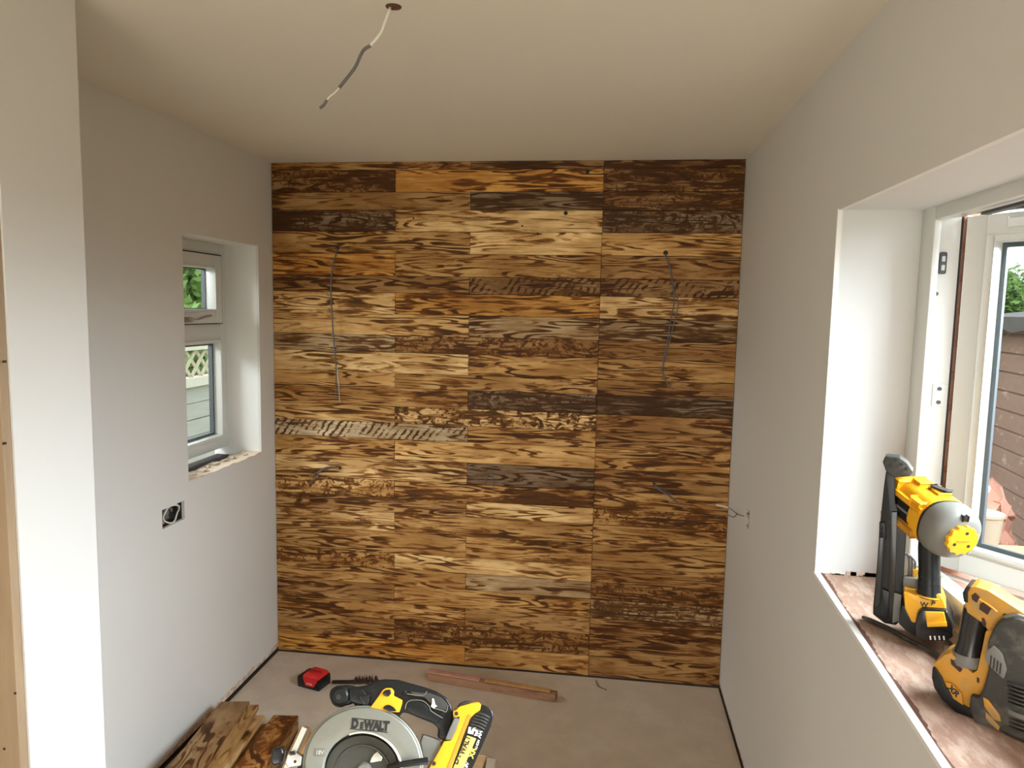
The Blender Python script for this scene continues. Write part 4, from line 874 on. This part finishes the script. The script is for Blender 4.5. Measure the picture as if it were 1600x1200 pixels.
obj('badge', prism(PT, [(1541, 1018), (1552, 1008), (1566, 1022), (1573, 1046), (1568, 1062), (1545, 1040), (1539, 1030)], .018, .0225, bev=.001, r=.003), M['grey'], mb)
bm = bmesh.new()
for k in range(4): prism(PT, [(1548+k*5, 1024+k*4), (1550+k*5, 1025+k*4), (1548+k*5, 1042+k*4), (1546+k*5, 1041+k*4)], .0215, .0235, bm=bm)
obj('badge_line', bm, M['ink'], mb)
obj('top_pad', prism(PT, [(1566, 963), (1590, 960), (1625, 972), (1640, 990), (1598, 982), (1580, 976)], -.05, .012, bev=.003, r=.002), M['grey'], mb)
yb_ = obj('yellow_band', prism(PT, [(1536, 1090), (1544, 1094), (1562, 1118), (1564, 1128), (1552, 1124), (1538, 1104)], .012, .0225, bev=.002, r=.001), M['yellowd'], mb)
obj('yellow_band', prism(PT, [(1540, 1113), (1548, 1120), (1562, 1136), (1560, 1142), (1546, 1130), (1540, 1122)], .010, .0225, bev=.002, r=.001), M['yellowd'], mb)
bm = bmesh.new()
c0 = PT.p(1600, 1062, -.008); c1 = PT.p(1604, 1150, -.008)
for k in range(15):
    t = k/14; c_ = c0*(1-t)+c1*t
    if 6 <= k <= 8: continue
    loft([(c_+Vector((0, 0, -.0015)), PT.r, PT.n, .033, .036, 2), (c_+Vector((0, 0, .0015)), PT.r, PT.n, .033, .036, 2)], 30, bm=bm)
obj('cooling_rib', bm, M['dusty'], mb)
obj('base_collar', loft([(c0*.52+c1*.48, PT.r, PT.n, .032, .035, 2), (c0*.44+c1*.56, PT.r, PT.n, .034, .036, 2)], 30), M['grey'], mb)
c2 = PT.p(1600, 1165, -.01); zq = zs(c2.y)-.002
obj('sole_plate', loft([((c2.x, c2.y, zq+.014), PT.r, PT.n, .040, .036, 2.4), ((c2.x, c2.y, zq+.006), PT.r, PT.n, .044, .040, 2.4), ((c2.x, c2.y, zq+.0005), PT.r, PT.n, .042, .038, 2.4)], 32), M['dusty'], mb)

# ------------------------------------------------------------------ outdoors
struct('ground', box(-40, 40, -30, 60, -.35, -.25), M['grass'], smooth=0)
struct('ground_patio', box(W+.3, 4.6, -6, 6, -.25, -.2), M['paving'], smooth=0)
# shed with lapped boards
sc0 = onX(1546, 662, 4.0); sc0.z = 0; dn_ = Vector((-math.sin(R(6.4)), -math.cos(R(6.4)), 0)); ot = Vector((-dn_.y, dn_.x, 0)); ot = ot if ot.x < 0 else -ot
sd_ = thing('garden_shed', 'brown horizontally clad garden shed seen through the right window', 'shed', (4.0, 1.9, -.2))
LS_ = 4.2
obj('shed_core', obox(bmesh.new(), sc0+dn_*LS_/2-ot*.85+Vector((0, 0, .66)), dn_, ot, (0, 0, 1), LS_-.04, 1.64, 1.72), M['shed'], sd_, smooth=0)
for k in range(16):
    z = -.18+k*.117; bm = bmesh.new(); zc_ = z+.0585
    # lapped board: thick at the bottom, thin at the top
    P0 = sc0-ot*.03
    q = [(0.0, z), (.030, z), (.026, z+.095), (.012, z+.117), (0., z+.117)]
    rings = []
    for e in (0, LS_): rings.append([bm.verts.new(P0+dn_*e+ot*x+Vector((0, 0, zz))) for x, zz in q])
    n_ = len(q)
    for a_ in range(n_): bm.faces.new((rings[0][a_], rings[0][(a_+1) % n_], rings[1][(a_+1) % n_], rings[1][a_]))
    bm.faces.new(rings[0]); bm.faces.new(rings[1])
    obj('board', bm, M['shed'], sd_, smooth=0)
obj('corner_post', obox(bmesh.new(), sc0+Vector((0, 0, .75)), dn_, ot, (0, 0, 1), .03, .06, 1.86), M['shed'], sd_, smooth=0)
# drooping felt roof
bm = bmesh.new(); prev = None; random.seed(9)
for i in range(31):
    P0 = sc0+dn_*(-.12+(LS_+.2)*i/30); dz = random.uniform(-.018, .012)
    cur = [bm.verts.new(P0+ot*x+Vector((0, 0, zz))) for x, zz in ((.10, 1.60+dz), (.12, 1.675), (-.9, 1.80), (-.9, 1.77), (.08, 1.65), (.07, 1.62+dz))]
    if prev:
        for a_ in range(6): bm.faces.new((prev[a_], cur[a_], cur[(a_+1) % 6], prev[(a_+1) % 6]))
    else: bm.faces.new(cur)
    prev = cur
bm.faces.new(prev); obj('felt_roof', bm, M['felt'], sd_)
def foliage(bm, c_, rx, ry, rz, n, s_):
    for k in range(n):
        while True:
            v = Vector((random.uniform(-1, 1), random.uniform(-1, 1), random.uniform(-1, 1)))
            if .35 < v.length < 1: break
        f = 1+.18*math.sin(v.x*7+v.z*5)+.15*math.sin(v.y*9)
        p_ = Vector(c_)+Vector((v.x*rx, v.y*ry, v.z*rz))*f; a_ = Vector((random.gauss(0, 1), random.gauss(0, 1), random.gauss(0, 1))).normalized(); b_ = a_.orthogonal().normalized()
        e = s_*random.uniform(.6, 1.3); q = [p_+a_*e, p_+b_*e*.5, p_-a_*e, p_-b_*e*.5]; bm.faces.new([bm.verts.new(x) for x in q])
    return bm
def tree(name, label, cat, c_, rx, ry, rz, n, s_, m, ground=-.25):
    t = thing(name, label, cat, (c_[0], c_[1], ground))
    random.seed(int(c_[0]*10+c_[1]*7)); f = obj('foliage', foliage(bmesh.new(), c_, rx, ry, rz, n, s_), m, t, smooth=0); f['kind'] = 'stuff'
    bm = tube([(c_[0], c_[1], ground), (c_[0]+.05, c_[1], (ground+c_[2])/2), (c_[0], c_[1]+.05, c_[2]+rz*.3)], lambda q: .12*rz/1.5*(1.2-q))
    for k in range(5):
        a_ = k*1.3; tube([(c_[0], c_[1], c_[2]-rz*.4), (c_[0]+rx*.4*math.cos(a_), c_[1]+ry*.4*math.sin(a_), c_[2]+rz*.1), (c_[0]+rx*.7*math.cos(a_), c_[1]+ry*.7*math.sin(a_), c_[2]+rz*.4)], lambda q: .04*rz/1.5*(1.2-q), bm=bm, seg=6)
    obj('trunk', bm, M['bark'], t)
q = onY(1556, 468, 16)
tree('tree', 'light green tree rising behind the shed roof', 'tree', (q.x, 16, 1.7), 1.1, 1.3, 1.15, 9000, .085, M['leaf'])
q = onY(1540, 660, 5.2)
tree('ivy_bush', 'dark green ivy bush under the trellis beside the shed corner', 'bush', (q.x-.1, 5.2, q.z), .5, .5, .55, 5000, .05, M['leaf2'])
# trellis fence beyond the shed
def lattice(t, y_or_x, axis, a0, a1, z0, z1, step, m, w_=.03, th=.012):
    L_ = a1-a0; Hh = z1-z0
    def pt(a_, z, o): return Vector((a_, y_or_x+o, z)) if axis == 'y' else Vector((y_or_x+o, a_, z))
    for s_ in (1, -1):
        k = -Hh
        while k < L_:
            # diagonal from (k,0) going up
            p0, p1 = max(k, 0), min(k+Hh, L_)
            if p1-p0 > .02:
                A_ = (a0+p0, z0+(p0-k)) if s_ > 0 else (a1-p0, z0+(p0-k)); Bq = (a0+p1, z0+(p1-k)) if s_ > 0 else (a1-p1, z0+(p1-k))
                P0, P1 = pt(*A_, s_*th/2), pt(*Bq, s_*th/2); d_ = (P1-P0).normalized(); nrm = Vector((0, 1, 0)) if axis == 'y' else Vector((1, 0, 0))
                obj('trellis_slat', obox(bmesh.new(), (P0+P1)/2, d_, nrm, d_.cross(nrm), (P1-P0).length, th, w_), m, t, smooth=0)
            k += step
tr = thing('trellis_fence', 'diamond trellis fence panel on the lawn seen past the shed corner', 'fence', (4.8, 6, -.25))
lattice(tr, 6.0, 'y', 4.3, 6.3, .45, 1.25, .26, M['trellis'], .045)
for z in (.42, 1.28): obj('rail', box(4.3, 6.3, 5.96, 6.04, z-.03, z+.03), M['trellis'], tr, smooth=0)
for x in (4.3, 6.3): obj('post', box(x-.05, x+.05, 5.95, 6.05, -.25, 1.4), M['trellis'], tr, smooth=0)
fn = thing('rail_fence', 'low two-rail timber fence across the bright lawn far behind', 'fence', (7, 11, -.25))
for z in (.35, .9): obj('rail', box(5, 11, 10.96, 11.04, z, z+.12), M['trellis'], fn, smooth=0)
for x in (5, 6.2, 7.4, 8.6, 9.8, 11): obj('post', box(x-.06, x+.06, 10.9, 11.1, -.25, 1.1), M['trellis'], fn, smooth=0)
q = onY(1549, 508, 7); tag(obj('black_crate', obox(bmesh.new(), (q.x+.02, 7, q.z), (1, 0, 0), (0, 1, 0), (0, 0, 1), .42, .3, .18, .02), M['gasket']), 'black storage box beyond the shed corner', 'box')
obj('stand', box(q.x-.03, q.x+.03, 6.97, 7.03, -.25, q.z-.08), M['bark'], bpy.data.objects['black_crate'])
q = onY(1546, 530, 7.6); tag(obj('teal_chair', obox(bmesh.new(), (q.x, 7.6, q.z), (1, 0, .2), (0, 1, 0), (0, 0, 1), .5, .3, .10, .02), M['teal']), 'teal garden seat top beyond the shed corner', 'seat')
obj('seat_leg', box(q.x-.02, q.x+.02, 7.58, 7.62, -.25, q.z-.04), M['teal'], bpy.data.objects['teal_chair'])
# rubble pile and clutter between house and shed
cpx = onX(1524, 780, 3.2)
def chunk(bm, p_, k):
    ax2 = Vector((random.uniform(-1, 1), random.uniform(-1, 1), random.uniform(-.4, .4))).normalized(); ay2 = ax2.orthogonal().normalized(); az2 = ax2.cross(ay2)
    return obox(bm, p_, ax2, ay2, az2, random.uniform(.11, .17), .09, .065, .006)
hp_ = loft([((cpx.x, cpx.y+.12, -.22), (1, 0, 0), (0, 1, 0), .34, .36, 2), ((cpx.x, cpx.y+.12, .2), (1, 0, 0), (0, 1, 0), .30, .32, 2), ((cpx.x, cpx.y+.12, .55), (1, 0, 0), (0, 1, 0), .22, .24, 2), ((cpx.x, cpx.y+.12, .84), (1, 0, 0), (0, 1, 0), .12, .14, 2)], 22)
random.seed(12)
for v in hp_.verts: v.co += Vector((random.uniform(-.04, .04), random.uniform(-.04, .04), random.uniform(-.04, .03)))
for k in range(90):
    z = random.uniform(-.1, .85); a_ = random.uniform(0, 6.28); r_ = .32-.24*max(0, z)
    chunk(hp_, (cpx.x+r_*math.cos(a_), cpx.y+.12+r_*math.sin(a_), z), k)
tag(obj('rubble_heap', hp_, M['brickp'], smooth=0), 'heap of broken brick rubble between the house and the shed', 'rubble', kind='stuff')
random.seed(31)
for px, py, lb in ((1524, 742, 'dark red broken brick on the top of the rubble heap'), ):
    p_ = Vector((cpx.x, cpx.y+.12, .985)); tag(obj('broken_brick', chunk(bmesh.new(), p_, 0), M['brick']), lb, 'brick')
P0 = onX(1511, 783, 2.96); P1 = onX(1538, 762, 2.96); P0 = P1+(P0-P1)*((P1.z-.742)/(P1.z-P0.z))
tag(obj('white_pipe', tube([P0, P1], .022), M['upvc']), 'white plastic pipe leaning up from the outdoor table beyond the window', 'pipe')
c_ = onX(1537, 826, 3.0)
tag(obj('plastic_bucket', loft([((c_.x, c_.y, .7205), (1, 0, 0), (0, 1, 0), .045, .045, 2), ((c_.x, c_.y, c_.z+.05), (1, 0, 0), (0, 1, 0), .062, .062, 2), ((c_.x, c_.y, c_.z+.055), (1, 0, 0), (0, 1, 0), .067, .067, 2), ((c_.x, c_.y, c_.z+.065), (1, 0, 0), (0, 1, 0), .067, .067, 2)], 24), M['tub']), 'cream plastic tub standing on the outdoor table beyond the right window', 'tub')
def board(name, lb, cat, px, py, X, sz_, m, ang=0, tilt=0):
    q = onX(px, py, X); return tag(obj(name, obox(bmesh.new(), q, (math.cos(ang), math.sin(ang), 0), (-math.sin(ang), math.cos(ang), tilt), (0, -tilt, 1), *sz_, .003), m), lb, cat)
yt = thing('outdoor_table', 'pale plywood sheet on trestles outside the right window', 'table', (3.0, -.6, -.2))
q = onZ(1570, 868, .72); q2 = onZ(1545, 850, .72)
obj('table_top', box(q2.x-.22, q2.x+.45, q2.y-1.5, q2.y, .69, .72, bev=.003), M['ply'], yt)
for sx_ in (-.18, .41):
    for sy_ in (-1.4, -.1): obj('leg', box(q2.x+sx_-.03, q2.x+sx_+.03, q2.y+sy_-.03, q2.y+sy_+.03, -.2, .69), M['lath'], yt)
for k, (px, py, m, lb) in enumerate(((1492, 893, 'brick', 'red-brown brick offcut on the outdoor table seen under the sash'), (1504, 903, 'lath', 'tan timber offcut on the outdoor table seen under the sash'), (1542, 912, 'orange', 'orange plastic case on the outdoor table seen under the sash'), (1575, 925, 'shed', 'purple-brown slab on the outdoor table seen under the sash'))):
    q = onZ(px, py, .76)
    tag(obj(('brick_offcut', 'timber_piece', 'tool_case', 'dark_slab')[k], obox(bmesh.new(), (q.x, q.y, .72+.03), (.6, .8, 0), (-.8, .6, 0), (0, 0, 1), .07+.12*(k == 3), .06+.09*(k == 3), .06, .004), M[m]), lb, ('brick', 'offcut', 'case', 'slab')[k])
# left window outlook: fence with trellis top, tree
fl = thing('garden_fence', 'grey board fence with cream trellis top outside the left window', 'fence', (-2.4, 2, -.25))
lattice(fl, -2.4, 'x', .6, 5.2, .97, 1.22, .17, M['trellis'], .035)
obj('rail', box(-2.44, -2.36, .6, 5.2, 1.22, 1.26), M['fencec'], fl, smooth=0)
obj('rail', box(-2.46, -2.34, .6, 5.2, .875, .96), M['fencec'], fl, smooth=0)
for k in range(7):
    z = -.25+k*.16; obj('board', box(-2.42-.008*(k % 2), -2.385, .6, 5.2, z+.006, z+.156, bev=.003), M['fence'], fl, smooth=0)
for y in (.6, 2.5, 5.2): obj('post', box(-2.46, -2.34, y-.05, y+.05, -.25, 1.34), M['fencec'], fl, smooth=0)
tree('tree', 'leafy green tree filling the upper pane of the left window', 'tree', (-6.2, 8.8, 2.6), 1.9, 2.8, 2.1, 16000, .10, M['leaf'])
tree('garden_shrub', 'green shrub behind the trellis outside the left window', 'shrub', (-3.5, 4.9, .95), .6, 1.3, .75, 5000, .06, M['leaf'])
